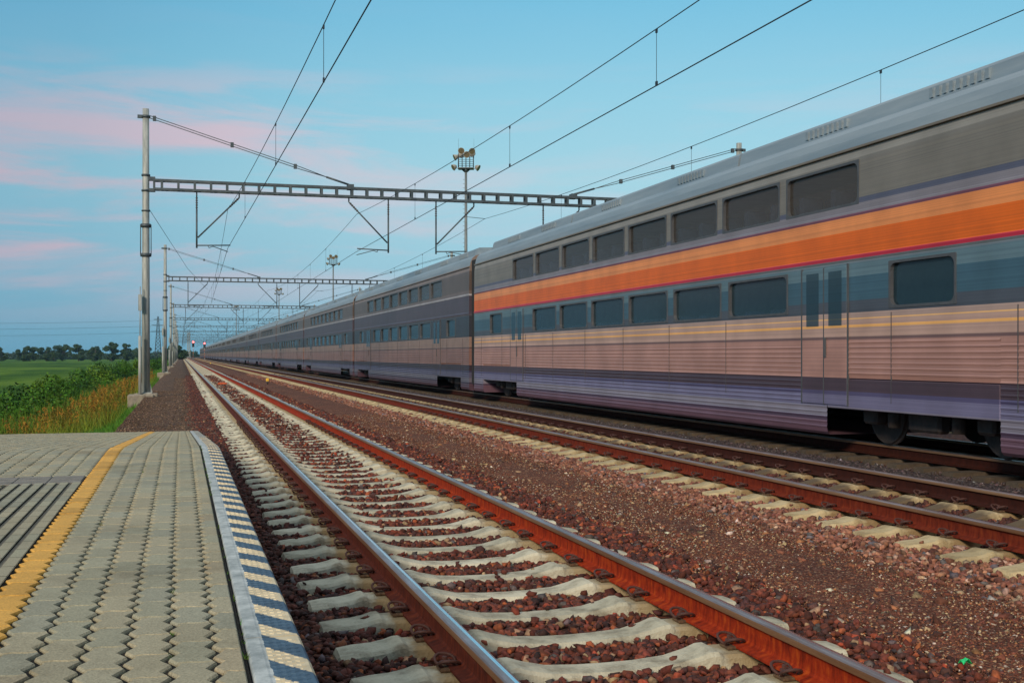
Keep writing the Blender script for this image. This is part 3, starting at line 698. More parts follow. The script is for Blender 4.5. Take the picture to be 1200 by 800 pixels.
# ribbed guidance slabs: two strips of tiles with raised bars
def ribbed(xr, width, name):
    nb = 3
    me_v, me_f, COL = [], [], []
    y = 1.4
    while y < YB0 - 0.02:
        ya, yb = y + 0.0035, min(y + 0.198, YB0 - 0.006)
        c = grey_paver(); 
        pitch = width / nb
        for k in range(nb):
            xa = xr - width + k * pitch
            # bar and groove as a stepped profile
            pf = [(xa + 0.001, -0.0090), (xa + pitch * 0.24, -0.0090), (xa + pitch * 0.29, -0.003), (xa + pitch * 0.33, 0.001), (xa + pitch * 0.96, 0.001), (xa + pitch - 0.001, -0.003)]
            n = len(pf); o = len(me_v)
            for yy in (ya, yb):
                for (px, z) in pf: me_v.append((px, yy, PZ + z + 0.003))
            for i in range(n - 1): me_f.append((o + i, o + i + 1, o + n + i + 1, o + n + i))
            dirt = (0.15, 0.135, 0.105); COL += [dirt if z < -0.008 else c for (px, z) in pf] * 2
        y += 0.2
    me = bpy.data.meshes.new(name); me.from_pydata(me_v, [], me_f); me.materials.append(M['paver'])
    ca = me.color_attributes.new('Col', 'FLOAT_COLOR', 'POINT')
    ca.data.foreach_set('color', np.concatenate([np.array(COL), np.ones((len(COL), 1))], 1).astype(np.float32).ravel())
    return link(name, me, plat)
ribbed(xl0 - 0.006, 0.216, 'guidance_strip')
ribbed(xl0 - 0.006 - 0.216 - 0.002, 0.212, 'guidance_strip')
# cross band of smooth slabs
m = MB(); x = xl0 - 0.014
while x > -3.9:
    for (a, b_) in ((YB0, (YB0 + YB1) / 2 - 0.003), ((YB0 + YB1) / 2 + 0.003, YB1)):
        m.cbox((x - 0.1, (a + b_) / 2, PZ - 0.02), (0.196, b_ - a, 0.042), 0.003)
    x -= 0.2
m.build('cross_band', M['band'], plat)
# bedding below the pavers, side walls
V, F = [], []
ys = [1.2] + [RY0 - 0.6 + k * 0.2 for k in range(7)] + [14, 17, 20, RY1]
pr = [(-6.0, -2.1), (-6.0, -0.0105), (0.167, -0.0105), (0.167, -0.3)]
for y in ys:
    for i, (px, z) in enumerate(pr): V.append((px, y, (pz(y) + z) if i in (1, 2) else (-2.1 if i == 0 else min(pz(y) - 0.05, -0.28))))
for j in range(len(ys) - 1):
    for i in range(3): F.append((j * 4 + i, j * 4 + i + 1, j * 4 + 5 + i, j * 4 + 4 + i))
F.append((0, 1, 2, 3)); e_ = (len(ys) - 1) * 4; F.append((e_ + 3, e_ + 2, e_ + 1, e_))
me = bpy.data.meshes.new('bedding'); me.from_pydata(V, [], F); me.materials.append(M['joint']); link('bedding', me, plat)
# striped edge slabs
m, t, b = newmat('striped_edge_paint')
co = t.nodes.new('ShaderNodeTexCoord'); sx = t.nodes.new('ShaderNodeSeparateXYZ'); t.links.new(co.outputs['Object'], sx.inputs[0])
ma = t.nodes.new('ShaderNodeMath'); ma.operation = 'MULTIPLY_ADD'; ma.inputs[1].default_value = 1.55
t.links.new(sx.outputs['X'], ma.inputs[0]); t.links.new(sx.outputs['Y'], ma.inputs[2])
nn = t.nodes.new('ShaderNodeTexNoise'); nn.inputs['Scale'].default_value = 38; nn.inputs['Detail'].default_value = 4; t.links.new(co.outputs['Object'], nn.inputs['Vector'])
mb_ = t.nodes.new('ShaderNodeMath'); mb_.operation = 'MULTIPLY_ADD'; mb_.inputs[1].default_value = 0.035; t.links.new(nn.outputs['Fac'], mb_.inputs[0]); t.links.new(ma.outputs[0], mb_.inputs[2])
dv = t.nodes.new('ShaderNodeMath'); dv.operation = 'DIVIDE'; dv.inputs[1].default_value = 0.28; t.links.new(mb_.outputs[0], dv.inputs[0])
fr = t.nodes.new('ShaderNodeMath'); fr.operation = 'FRACT'; t.links.new(dv.outputs[0], fr.inputs[0])
rs = ramp_node(t, [(0.0, (0.62, 0.53, 0.36)), (0.44, (0.62, 0.53, 0.36)), (0.47, (0.045, 0.098, 0.160)), (0.97, (0.045, 0.098, 0.160)), (1.0, (0.62, 0.53, 0.36))]); t.links.new(fr.outputs[0], rs.inputs[0])
# worn grey band towards the gutter
nw = t.nodes.new('ShaderNodeTexNoise'); nw.inputs['Scale'].default_value = 14; nw.inputs['Detail'].default_value = 8; nw.inputs['Roughness'].default_value = 0.7; t.links.new(co.outputs['Object'], nw.inputs['Vector'])
mw = t.nodes.new('ShaderNodeMath'); mw.operation = 'MULTIPLY_ADD'; mw.inputs[1].default_value = -0.022; t.links.new(nw.outputs['Fac'], mw.inputs[0]); t.links.new(sx.outputs['X'], mw.inputs[2])
gt = t.nodes.new('ShaderNodeMath'); gt.operation = 'LESS_THAN'; gt.inputs[1].default_value = 0.208; t.links.new(mw.outputs[0], gt.inputs[0])
cw = ramp_node(t, [(0.3, (0.30, 0.34, 0.34)), (0.7, (0.50, 0.54, 0.54))]); t.links.new(nw.outputs['Fac'], cw.inputs[0])
mx1 = t.nodes.new('ShaderNodeMix'); mx1.data_type = 'RGBA'; t.links.new(gt.outputs[0], mx1.inputs['Factor']); t.links.new(rs.outputs[0], mx1.inputs['A']); t.links.new(cw.outputs[0], mx1.inputs['B'])
cd2 = ramp_node(t, [(0.35, (0.62, 0.64, 0.66)), (0.6, (1.0, 1.0, 1.0))]); t.links.new(nw.outputs['Fac'], cd2.inputs[0])
mx2 = t.nodes.new('ShaderNodeMix'); mx2.data_type = 'RGBA'; mx2.blend_type = 'MULTIPLY'; mx2.inputs['Factor'].default_value = 0.8
t.links.new(mx1.outputs['Result'], mx2.inputs['A']); t.links.new(cd2.outputs[0], mx2.inputs['B'])
t.links.new(mx2.outputs['Result'], b.inputs['Base Color']); b.inputs['Roughness'].default_value = 0.8
M['striped'] = m
m = MB()
y = 1.3; slabs = []
while y < RY1 - 0.3:
    y2 = min(y + 1.94, RY1)
    segs = [y + 0.003] + [q for q in [y + 0.25 * k for k in range(1, 8)] if q < y2 - 0.1] + [y2 - 0.003]
    V0 = len(m.v)
    prf = [(0.172, -0.11), (0.172, -0.004), (0.176, 0.002), (0.208, 0.003), (0.214, 0.0015), (XE - 0.010, 0.002), (XE - 0.002, -0.006), (XE, -0.015), (XE, -0.11)]
    n = len(prf); dzz = rnd.uniform(-0.002, 0.003)
    for q in segs: m.v.extend([(px, q, pz(q) + z + dzz) for (px, z) in prf])
    for j in range(len(segs) - 1):
        for i in range(n):
            k = (i + 1) % n; m.f.append((V0 + j * n + i, V0 + j * n + k, V0 + (j + 1) * n + k, V0 + (j + 1) * n + i)); m.mi.append(0)
    for e_ in (0, len(segs) - 1):
        m.f.append(tuple(V0 + e_ * n + i for i in range(n))); m.mi.append(0)
    # small raised dashes of the anti-slip pattern
    if y < 14:
        q = y + 0.03; row = 0
        while q < y2 - 0.04:
            for c_ in range(5):
                xx = 0.226 + c_ * 0.021 + (0.0105 if row % 2 else 0)
                if xx > XE - 0.016: continue
                o = len(m.v); a, d, h = 0.0068, 0.0028, 0.0026; zt = pz(q) + dzz + 0.0015; sg = 0.004 if row % 2 else -0.004
                m.v.extend([(xx - a, q - d - sg, zt - 0.002), (xx + a, q - d + sg, zt - 0.002), (xx + a, q + d + sg, zt - 0.002), (xx - a, q + d - sg, zt - 0.002), (xx - a * .8, q - sg * .8, zt + h), (xx + a * .8, q + sg * .8, zt + h)])
                for f_ in ((0, 1, 5, 4), (2, 3, 4, 5), (1, 2, 5), (3, 0, 4)): m.f.append(tuple(o + i for i in f_)); m.mi.append(0)
            q += 0.019; row += 1
    y += 1.945
m.build('striped_edge', M['striped'], plat)
m = MB()
for j in range(len(ys) - 1):
    a, b_ = ys[j], ys[j + 1]; o = len(m.v)
    m.v.extend([(0.285, a, -0.5), (0.285, b_, -0.5), (0.285, b_, max(pz(b_) - 0.11, -0.5)), (0.285, a, max(pz(a) - 0.11, -0.5))]); m.f.append((o, o + 1, o + 2, o + 3)); m.mi.append(0)
m.build('platform_wall', M['concrete'], plat)

# ------------------------------------------------------------------ catenary portals
XL, XRP = -1.27, 23.5
BZ0, BZ1 = 7.56, 7.98
WX = [TR[0], TR[1], 11.72, TR[3]]
def insulator(m, a, b_, r=0.045, n=5):
    a, b_ = Vector(a), Vector(b_); pts, rs = [], []
    k = n * 4
    for i in range(k + 1):
        pts.append(a.lerp(b_, i / k)); rs.append(r if i % 4 in (1, 2) else r * 0.5)
    m.tube(pts, rs, 8)
def make_gantry():
    root = empty('overhead_line_gantry', (0, GY0, 0))
    for xp in (XL, XRP):
        m = MB()
        m.tube([(xp, 0, -0.12), (xp, 0, 4.0), (xp, 0, 7.0), (xp, 0, 10.62)], [0.150, 0.140, 0.128, 0.118], 16)
        m.cbox((xp, 0, -0.09), (0.46, 0.46, 0.05), 0.008)
        for a in range(4):
            dx, dy = [(1, 0), (-1, 0), (0, 1), (0, -1)][a]
            o = len(m.v); m.v.extend([(xp + dx * 0.14, dy * 0.14, -0.07), (xp + dx * 0.24, dy * 0.24, -0.07), (xp + dx * 0.14, dy * 0.14, 0.35)]); m.f.append((o, o + 1, o + 2)); m.mi.append(0)
        m.cur = 1
        for z, hh, rr in ((10.28, 0.09, 0.165), (8.08, 0.07, 0.16), (7.5, 0.07, 0.16), (6.75, 0.05, 0.16), (6.15, 0.13, 0.19), (5.05, 0.12, 0.20)):
            m.lathe((xp, 0, z), [(rr, 0), (rr, hh)], 14)
        s = 1 if xp == XL else -1
        m.box(xp - s * 0.30, xp - s * 0.12, -0.05, 0.05, 10.26, 10.38)
        for dx in (-0.19, 0.19): m.tube([(xp + dx, -0.05, 5.1), (xp + dx, -0.05, 6.25)], 0.018, 6)
        p = m.build('pole', [M['galv'], M['dsteel']], root)
        f = MB(); f.cbox((xp - s * 0.17, -0.25, -0.62), (0.92, 0.98, 0.96), 0.03); f.build('foundation', M['concrete'], root)
        f2 = MB(); f2.cbox((xp, 0, -0.30), (0.86, 0.72, 0.38), 0.025); f2.build('foundation_cap', M['concrete'], root)
        if xp == XL:
            c = MB(); c.tube([(xp - 0.20, -0.42, -0.18), (xp - 0.20, -0.42, 2.05)], 0.058, 10); c.tube([(xp - 0.20, -0.42, 2.0), (xp - 0.19, -0.30, 3.9)], 0.02, 6)
            c.box(xp - 0.26, xp - 0.14, -0.40, -0.2, 3.0, 3.6)
            c.build('cable_pipe', M['galv'], root)
    m = MB()
    x0, x1 = XL + 0.30, XRP - 0.30
    for (z0, z1) in ((BZ0, BZ0 + 0.085), (BZ1 - 0.085, BZ1)):
        m.box(x0, x1, -0.17, -0.11, z0, z1); m.box(x0, x1, 0.11, 0.17, z0, z1)
    x = x0 + 0.28; i = 0
    while x < x1:
        for yy in (-0.165, 0.125): m.box(x - 0.045, x + 0.045, yy, yy + 0.04, BZ0 + 0.08, BZ1 - 0.08)
        m.box(x - 0.03, x + 0.03, -0.12, 0.12, BZ0 + 0.01, BZ0 + 0.05); m.box(x - 0.03, x + 0.03, -0.12, 0.12, BZ1 - 0.05, BZ1 - 0.01)
        x += 0.60
    for s, xx in ((1, XL), (-1, XRP)):
        m.box(min(xx + s * 0.10, xx + s * 0.34), max(xx + s * 0.10, xx + s * 0.34), -0.10, 0.10, BZ0 - 0.06, BZ0 + 0.06)
        m.box(min(xx + s * 0.10, xx + s * 0.34), max(xx + s * 0.10, xx + s * 0.34), -0.10, 0.10, BZ1 - 0.06, BZ1 + 0.08)
        m.box(min(xx + s * 0.26, xx + s * 0.34), max(xx + s * 0.26, xx + s * 0.34), -0.10, 0.10, BZ0 + 0.06, BZ1 - 0.06)
    for xx in (6.45, 15.8): m.box(xx - 0.12, xx + 0.12, -0.19, 0.19, BZ1 - 0.1, BZ1 + 0.10)
    m.build('beam', M['dsteel'], root)
    for xa, xb in ((XL + 0.16, 6.4), (XRP - 0.16, 15.85)):
        m = MB(); za, zb = 10.32, 8.08
        P0, P1 = Vector((xa, 0, za)), Vector((xb, 0, zb))
        d = (P1 - P0); up = Vector((0, 0, 0.045))
        Pm = P0 + d * 0.88
        m.tube([P0 + up, P0 + d * 0.75 + up, Pm], 0.016, 6); m.tube([P0 - up, P0 + d * 0.75 - up, Pm], 0.016, 6)
        m.tube([Pm, P1], 0.04, 8)
        for q in (0.02, 0.40, 0.72): c_ = P0 + d * q; m.box(c_.x - 0.06, c_.x + 0.06, -0.06, 0.06, c_.z - 0.09, c_.z + 0.09)
        m.build('tie_rod', M['dsteel'], root)
    for i, wx in enumerate(WX):
        s = 1 if i in (0, 2, 3) else -1        # side on which the drop post stands: left (1) or right (-1)
        off = {0: 1.48, 1: 1.02, 2: 1.8, 3: 1.82}[i]
        px = wx - s * off
        tx = px + s * 1.58
        m = MB()
        m.tube([(px, 0, BZ0 - 0.65), (px, 0, 5.42)], 0.034, 8)
        m.tube([(px, 0, BZ0 + 0.02), (px, 0, BZ0 - 0.2)], 0.03, 6)
        m.tube([(tx, 0, BZ0 - 0.16), (px + s * 0.04, 0, 5.82)], 0.03, 8)
        m.tube([(tx, 0, BZ0 + 0.02), (tx, 0, BZ0 - 0.16)], 0.03, 6)
        m.tube([(px, 0, 5.52), (px + s * 1.25, 0, 5.56)], 0.024, 8)
        stg = WS[i]
        m.tube([(px + s * 0.42, 0, 5.52), (px + s * 0.45, 0, 5.44), (px + s * 0.6, 0, 5.50), (wx + stg, 0, 5.31)], 0.017, 6)
        m.tube([(wx + stg, 0, 5.31), (wx + stg, 0, 5.30)], 0.02, 6)
        k = 1 - (6.98 - 5.82) / (BZ0 - 0.16 - 5.82)
        mx_ = tx + (px + s * 0.04 - tx) * (k)
        m.tube([(mx_, 0, 6.98), (wx + stg, 0, 6.92)], 0.012, 6)
        br = m.build('bracket', M['dsteel'], root)
        mi_ = MB(); insulator(mi_, (px, 0, BZ0 - 0.2), (px, 0, BZ0 - 0.65)); mi_.build('insulator', M['insul'], br)
        mi_ = MB(); a = Vector((tx, 0, BZ0 - 0.16)); b_ = Vector((px + s * 0.04, 0, 5.82)); insulator(mi_, a.lerp(b_, 0.03), a.lerp(b_, 0.24)); mi_.build('insulator', M['insul'], br)
    return root
WS = [-0.33, -0.25, 0.25, 0.3]
gan = make_gantry()
GL = ['nearest overhead line gantry, spanning all tracks just beyond the platform', 'second gantry from the camera, its beam just above the end of the train roof', 'third gantry along the line']
tag(gan, 'nearest overhead line gantry, its left pole beside the gravel path past the platform', 'gantry', 'overhead line gantries across the tracks')
index_kids()
ORD = ['second', 'third', 'fourth', 'fifth', 'sixth', 'seventh', 'eighth', 'ninth', 'tenth', 'eleventh']
for k in range(10):
    g = copy_tree(gan); g.location.y = GY0 + GS * (k + 1)
    g['label'] = ORD[k] + ' steel overhead line gantry along the tracks counting from the platform'

# wires, one overhead line per track
WZ, MZ, MZL = 5.30 + 0.17, 6.92, 6.30
def stag(i, y):
    k = (y - GY0) / GS; f = math.floor(k); t_ = k - f
    a = WS[i] * (1 if f % 2 == 0 else -1); b_ = -a
    return a + (b_ - a) * t_
def mess_z(y):
    t_ = ((y - GY0) / GS) % 1.0
    return MZL + (MZ - MZL) * (2 * t_ - 1) ** 2
WLAB = ['overhead line wires above the track beside the platform', 'overhead line wires above the second track, crossing the upper middle of the sky', 'overhead line wires above the roof of the train', 'overhead line wires above the track hidden by the train']
for i, wx in enumerate(WX):
    root = empty('overhead_line', (wx, 0, 0)); tag(root, WLAB[i], 'overhead wires')
    m = MB(); yy = [GY0 + GS * k for k in range(-1, 11)]
    m.tube([(stag(i, y), y, WZ - 0.03) for y in yy], 0.0095, 5); m.build('contact_wire', M['wire'], root)
    m = MB(); ys_ = [GY0 - GS + k * 2.75 for k in range(0, 221)]
    m.tube([(stag(i, y), y, mess_z(y)) for y in ys_], 0.0085, 5); m.build('messenger_wire', M['wire'], root)
    for k in range(-1, 6):
        for j in range(5):
            y = GY0 + GS * k + [12.0, 19.6, 27.2, 35.0, 45.0][j] + (0 if i != 1 else -1.2)
            m = MB(); s_ = stag(i, y)
            m.tube([(s_, y, WZ - 0.02), (s_, y, mess_z(y))], 0.0045, 4)
            m.cbox((s_, y, WZ + 0.0), (0.025, 0.05, 0.07)); m.cbox((s_, y, mess_z(y) - 0.03), (0.025, 0.04, 0.06))
            m.build('dropper', M['wire'], root)
m = MB(); m.tube([(XL + 0.05, GY0, 6.95), (0.4, 72, 6.6), (TR[0] + 0.1, GY0 + GS, 6.92)], 0.010, 5)
tag(m.build('anchor_wire', M['wire']), 'single slanting wire running from the nearest pole to the second gantry', 'wire')

# ------------------------------------------------------------------ floodlight masts
def make_mast():
    root = empty('floodlight_mast', (0, 0, 0)); K = 0.56; ZP = 19.45
    def sc(mb):
        mb.v = [(x * K, y * K, ZP + (z - 18.6) * K) for (x, y, z) in mb.v]; return mb
    m = MB(); m.tube([(0, 0, -2.0), (0, 0, 8), (0, 0, 19.2)], [0.20, 0.17, 0.115], 12)
    for k in range(41): m.box(-0.30, -0.10, -0.015, 0.015, 2 + k * 0.41, 2.03 + k * 0.41)
    m.build('pole', M['mast_steel'], root)
    m = MB()
    m.box(-1.35, 1.35, -1.0, 1.0, 18.55, 18.72)
    m.lathe((0, 0, 17.9), [(0.17, 0), (0.9, 0.65)], 4)
    for x in (-1.3, -0.65, 0, 0.65, 1.3):
        for y in (-0.97, 0.97): m.tube([(x, y, 18.7), (x, y, 20.9)], 0.045, 6)
    for x in (-1.3, 1.3): m.tube([(x, 0, 18.7), (x, 0, 20.6)], 0.045, 6)
    for z in (19.3, 20.0, 20.8):
        for y in (-0.97, 0.97): m.tube([(-1.3, y, z), (1.3, y, z)], 0.035, 6)
        for x in (-1.3, 1.3): m.tube([(x, -0.97, z), (x, 0.97, z)], 0.035, 6)
    sc(m).build('cage', M['dsteel'], root)
    for x in (-1.35, 1.35):
        a = MB(); a.tube([(x, 0.9, 20.6), (x, 0.9, 24.0)], [0.03, 0.015], 6); sc(a).build('lightning_rod', M['dsteel'], root)
    for (x, y, z, dx, dy, dz) in ((-0.7, -1.2, 21.6, -0.1, -1, -0.5), (1.05, -1.2, 21.5, 0.35, -1, -0.45), (-1.75, -0.3, 20.6, -1, -0.3, -0.5), (1.0, 1.0, 21.5, 0.3, 1, -0.5),
                              (-2.0, -0.2, 18.9, -1, -0.5, -0.6), (2.0, -0.2, 18.8, 1, -0.3, -0.6), (-0.9, 1.1, 21.3, -0.3, 1, -0.5), (0.2, -1.2, 20.9, 0.1, -1, -0.3)):
        d = Vector((dx, dy, dz)).normalized(); c = Vector((x, y, z))
        f = MB()
        f.tube([c - d * 0.45, c - d * 0.36, c - d * 0.1, c + d * 0.22, c + d * 0.28], [0.12, 0.26, 0.42, 0.56, 0.58], 14)
        f.tube([c - d * 0.1, Vector((max(-1.3, min(1.3, x)), max(-0.97, min(0.97, y)), z - 0.35))], 0.05, 6)
        fo = sc(f).build('floodlight', M['white'], root)
        g = MB(); g.tube([c + d * 0.285, c + d * 0.30], [0.50, 0.50], 14); sc(g).build('lens', M['lens'], fo)
    return root
mast = make_mast()
ML = ['tall floodlight mast with round lamps rising behind the nearest gantry beam', 'second floodlight mast, seen small above the train at the second gantry', 'third floodlight mast, smaller, left of the second one', 'farthest and smallest floodlight mast standing among the distant gantries']
def place_px(o, px, dist, z=0):
    xc = (px - 600) / 1330 * dist
    o.location = (xc * cosT + dist * sinT, dist * cosT - xc * sinT, z)
place_px(mast, 546, 110.5); mast.rotation_euler.z = -0.3
tag(mast, ML[0], 'floodlight mast', 'floodlight masts beyond the tracks')
index_kids()
for k, (px, d) in enumerate([(390.5, 227), (327, 338), (277, 455)]):
    o = copy_tree(mast); place_px(o, px, d); o.rotation_euler.z = -0.25; o['label'] = ML[k + 1]

# ------------------------------------------------------------------ signals
def make_signal():
    root = empty('railway_signal', (0, 0, 0))
    m = MB(); m.tube([(0, 0, -0.25), (0, 0, 4.6)], 0.09, 10); m.box(-0.25, 0.25, -0.25, 0.25, -0.3, 0.25); m.build('post', M['galv'], root)
    m = MB(); m.cbox((0, 0, 5.5), (0.52, 0.22, 2.0), 0.06); m.cbox((0, 0.13, 5.5), (0.85, 0.03, 2.3), 0.01); m.build('signal_head', M['black'], root)
    for k, z in enumerate((6.25, 5.85, 5.45, 5.05)):
        l = MB(); l.lathe((0, -0.11, z), [(0.30 if k == 0 else 0.13, 0), (0.30 if k == 0 else 0.13, -0.04), (0.1, -0.06)], 14, axis='y')
        l.build('red_lamp' if k == 0 else 'lamp', M['red_on'] if k == 0 else M['insul'], root)
    for z in (0.6, 1.8, 3.0): 
        b_ = MB(); b_.lathe((0, 0, z), [(0.095, 0), (0.095, 0.6)], 10); b_.build('red_band', M['orangep'], root)
    return root
sg = make_signal(); sg.location = (4.45, 445, 0)
tag(sg, 'red glowing signal on a striped post between the first two tracks far away', 'railway signal', 'red railway signals')
index_kids()
s2 = copy_tree(sg); s2.location = (9.02, 468, -0.25); s2['label'] = 'red glowing signal just left of the far end of the train'

# ------------------------------------------------------------------ train
def band_mat(name, stops):
    m, t, b = newmat(name)
    co = t.nodes.new('ShaderNodeTexCoord'); sx = t.nodes.new('ShaderNodeSeparateXYZ'); t.links.new(co.outputs['Object'], sx.inputs[0])
    mr_ = t.nodes.new('ShaderNodeMath'); mr_.operation = 'DIVIDE'; mr_.inputs[1].default_value = 5.0; t.links.new(sx.outputs['Z'], mr_.inputs[0])
    st = []
    for i, (z0, z1, c) in enumerate(stops): st.append((z0 / 5, c))
    assert len(st) <= 32
    r = ramp_node(t, st, 'CONSTANT'); t.links.new(mr_.outputs[0], r.inputs[0])
    mpn = t.nodes.new('ShaderNodeMapping'); mpn.inputs['Scale'].default_value = (0.0, 0.012, 26); t.links.new(co.outputs['Object'], mpn.inputs[0])
    n = t.nodes.new('ShaderNodeTexNoise'); n.inputs['Scale'].default_value = 1.0; n.inputs['Detail'].default_value = 5; n.inputs['Roughness'].default_value = 0.75; t.links.new(mpn.outputs[0], n.inputs['Vector'])
    r2 = ramp_node(t, [(0.3, (0.68, 0.68, 0.72)), (0.5, (1, 1, 1)), (0.7, (1.28, 1.25, 1.2))]); t.links.new(n.outputs['Fac'], r2.inputs[0])
    mx = t.nodes.new('ShaderNodeMix'); mx.data_type = 'RGBA'; mx.blend_type = 'MULTIPLY'; mx.inputs['Factor'].default_value = 1
    t.links.new(r.outputs[0], mx.inputs['A']); t.links.new(r2.outputs[0], mx.inputs['B'])
    # grime
    n3 = t.nodes.new('ShaderNodeTexNoise'); n3.inputs['Scale'].default_value = 1.4; n3.inputs['Detail'].default_value = 8; t.links.new(co.outputs['Object'], n3.inputs['Vector'])
    r3 = ramp_node(t, [(0.35, (0.86, 0.85, 0.84)), (0.65, (1.05, 1.05, 1.05))]); t.links.new(n3.outputs['Fac'], r3.inputs[0])
    mx2 = t.nodes.new('ShaderNodeMix'); mx2.data_type = 'RGBA'; mx2.blend_type = 'MULTIPLY'; mx2.inputs['Factor'].default_value = 1
    t.links.new(mx.outputs['Result'], mx2.inputs['A']); t.links.new(r3.outputs[0], mx2.inputs['B'])
    t.links.new(mx2.outputs['Result'], b.inputs['Base Color'])
    b.inputs['Roughness'].default_value = 0.42; b.inputs['Metallic'].default_value = 0.25
    return m
def lin(r, g, b_): return tuple(((c / 255) / 12.92 if c / 255 <= 0.04045 else ((c / 255 + 0.055) / 1.055) ** 2.4) for c in (r, g, b_))
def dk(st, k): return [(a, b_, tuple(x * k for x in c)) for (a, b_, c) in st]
LOW = [(0.0, 0.34, lin(112, 84, 100)), (0.34, 0.40, lin(84, 66, 88)), (0.40, 0.56, lin(138, 132, 148)), (0.56, 0.74, lin(120, 116, 148)), (0.74, 0.80, lin(88, 82, 118)), (0.80, 0.98, lin(80, 64, 76)),
       (0.98, 1.56, lin(180, 136, 126)), (1.56, 1.60, lin(118, 92, 92)), (1.60, 1.95, lin(190, 156, 142))]
LAMP_LINES = LOW[:-1] + [(1.60, 1.735, lin(192, 158, 146)), (1.735, 1.765, lin(246, 184, 112)), (1.765, 1.84, lin(192, 158, 146)), (1.84, 1.87, lin(250, 196, 132)), (1.87, 1.95, lin(176, 150, 142))]  # two pale lines: streaks of the interior lamps painted into the livery
ORANGE = LAMP_LINES + [(1.95, 2.12, lin(78, 84, 96)), (2.12, 2.48, lin(66, 98, 116)), (2.48, 2.66, lin(98, 124, 136)), (2.66, 2.72, lin(120, 132, 142)), (2.72, 2.78, lin(186, 36, 62)), (2.78, 3.14, lin(228, 104, 10)), (3.14, 3.34, lin(236, 146, 84)), (3.34, 3.39, lin(136, 92, 116)), (3.39, 3.52, lin(136, 130, 138)),
          (3.52, 3.60, lin(88, 90, 110)), (3.60, 4.18, lin(126, 120, 112)), (4.18, 4.30, lin(150, 144, 136)), (4.30, 4.42, lin(122, 112, 100)), (4.42, 5.0, lin(166, 166, 166))]
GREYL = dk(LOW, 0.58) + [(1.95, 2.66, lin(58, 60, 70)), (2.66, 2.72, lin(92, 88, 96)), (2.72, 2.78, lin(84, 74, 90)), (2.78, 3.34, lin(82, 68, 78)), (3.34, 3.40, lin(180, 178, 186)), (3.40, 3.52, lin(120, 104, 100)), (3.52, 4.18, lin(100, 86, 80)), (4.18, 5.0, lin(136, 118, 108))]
M['liv_o'] = band_mat('orange_livery', ORANGE)
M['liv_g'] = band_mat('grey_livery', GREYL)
M['glass'] = mat_noise('tinted_glass', (0.020, 0.045, 0.065), (0.035, 0.07, 0.09), 0.6, 0.10, stretch=(1, 0.1, 2), spec=0.45)
M['glassb'] = mat_noise('bronze_glass', (0.060, 0.054, 0.050), (0.09, 0.078, 0.068), 0.6, 0.16, stretch=(1, 0.1, 2), spec=0.4)
M['inner'] = mat_noise('interior_panel', (0.45, 0.42, 0.36), (0.58, 0.54, 0.46), 3, 0.7)
M['seat'] = mat_noise('seat_cloth', (0.03, 0.05, 0.10), (0.06, 0.09, 0.16), 20, 0.9)
for _k in ('glass', 'glassb'):
    _t = M[_k].node_tree; _b = _t.nodes['Principled BSDF']; _o = _t.nodes['Material Output']
    _tr = _t.nodes.new('ShaderNodeBsdfTransparent'); _tr.inputs[0].default_value = (0.75, 0.85, 0.88, 1)
    _mx = _t.nodes.new('ShaderNodeMixShader'); _mx.inputs[0].default_value = 0.62
    _t.links.new(_tr.outputs[0], _mx.inputs[1]); _t.links.new(_b.outputs[0], _mx.inputs[2]); _t.links.new(_mx.outputs[0], _o.inputs['Surface'])
M['frame'] = mat_noise('window_rubber', (0.05, 0.055, 0.065), (0.075, 0.08, 0.09), 5, 0.5)
M['roof'] = mat_noise('train_roof', (0.18, 0.24, 0.29), (0.29, 0.345, 0.385), 3, 0.5, metallic=0.3, stretch=(1, 0.1, 1))
M['bogie'] = mat_noise('bogie_steel', (0.03, 0.024, 0.024), (0.07, 0.052, 0.045), 8, 0.8)
XN = 9.42; HW = 1.42
TC = XN + HW
CLEN = 26.8; CGAP = 0.5
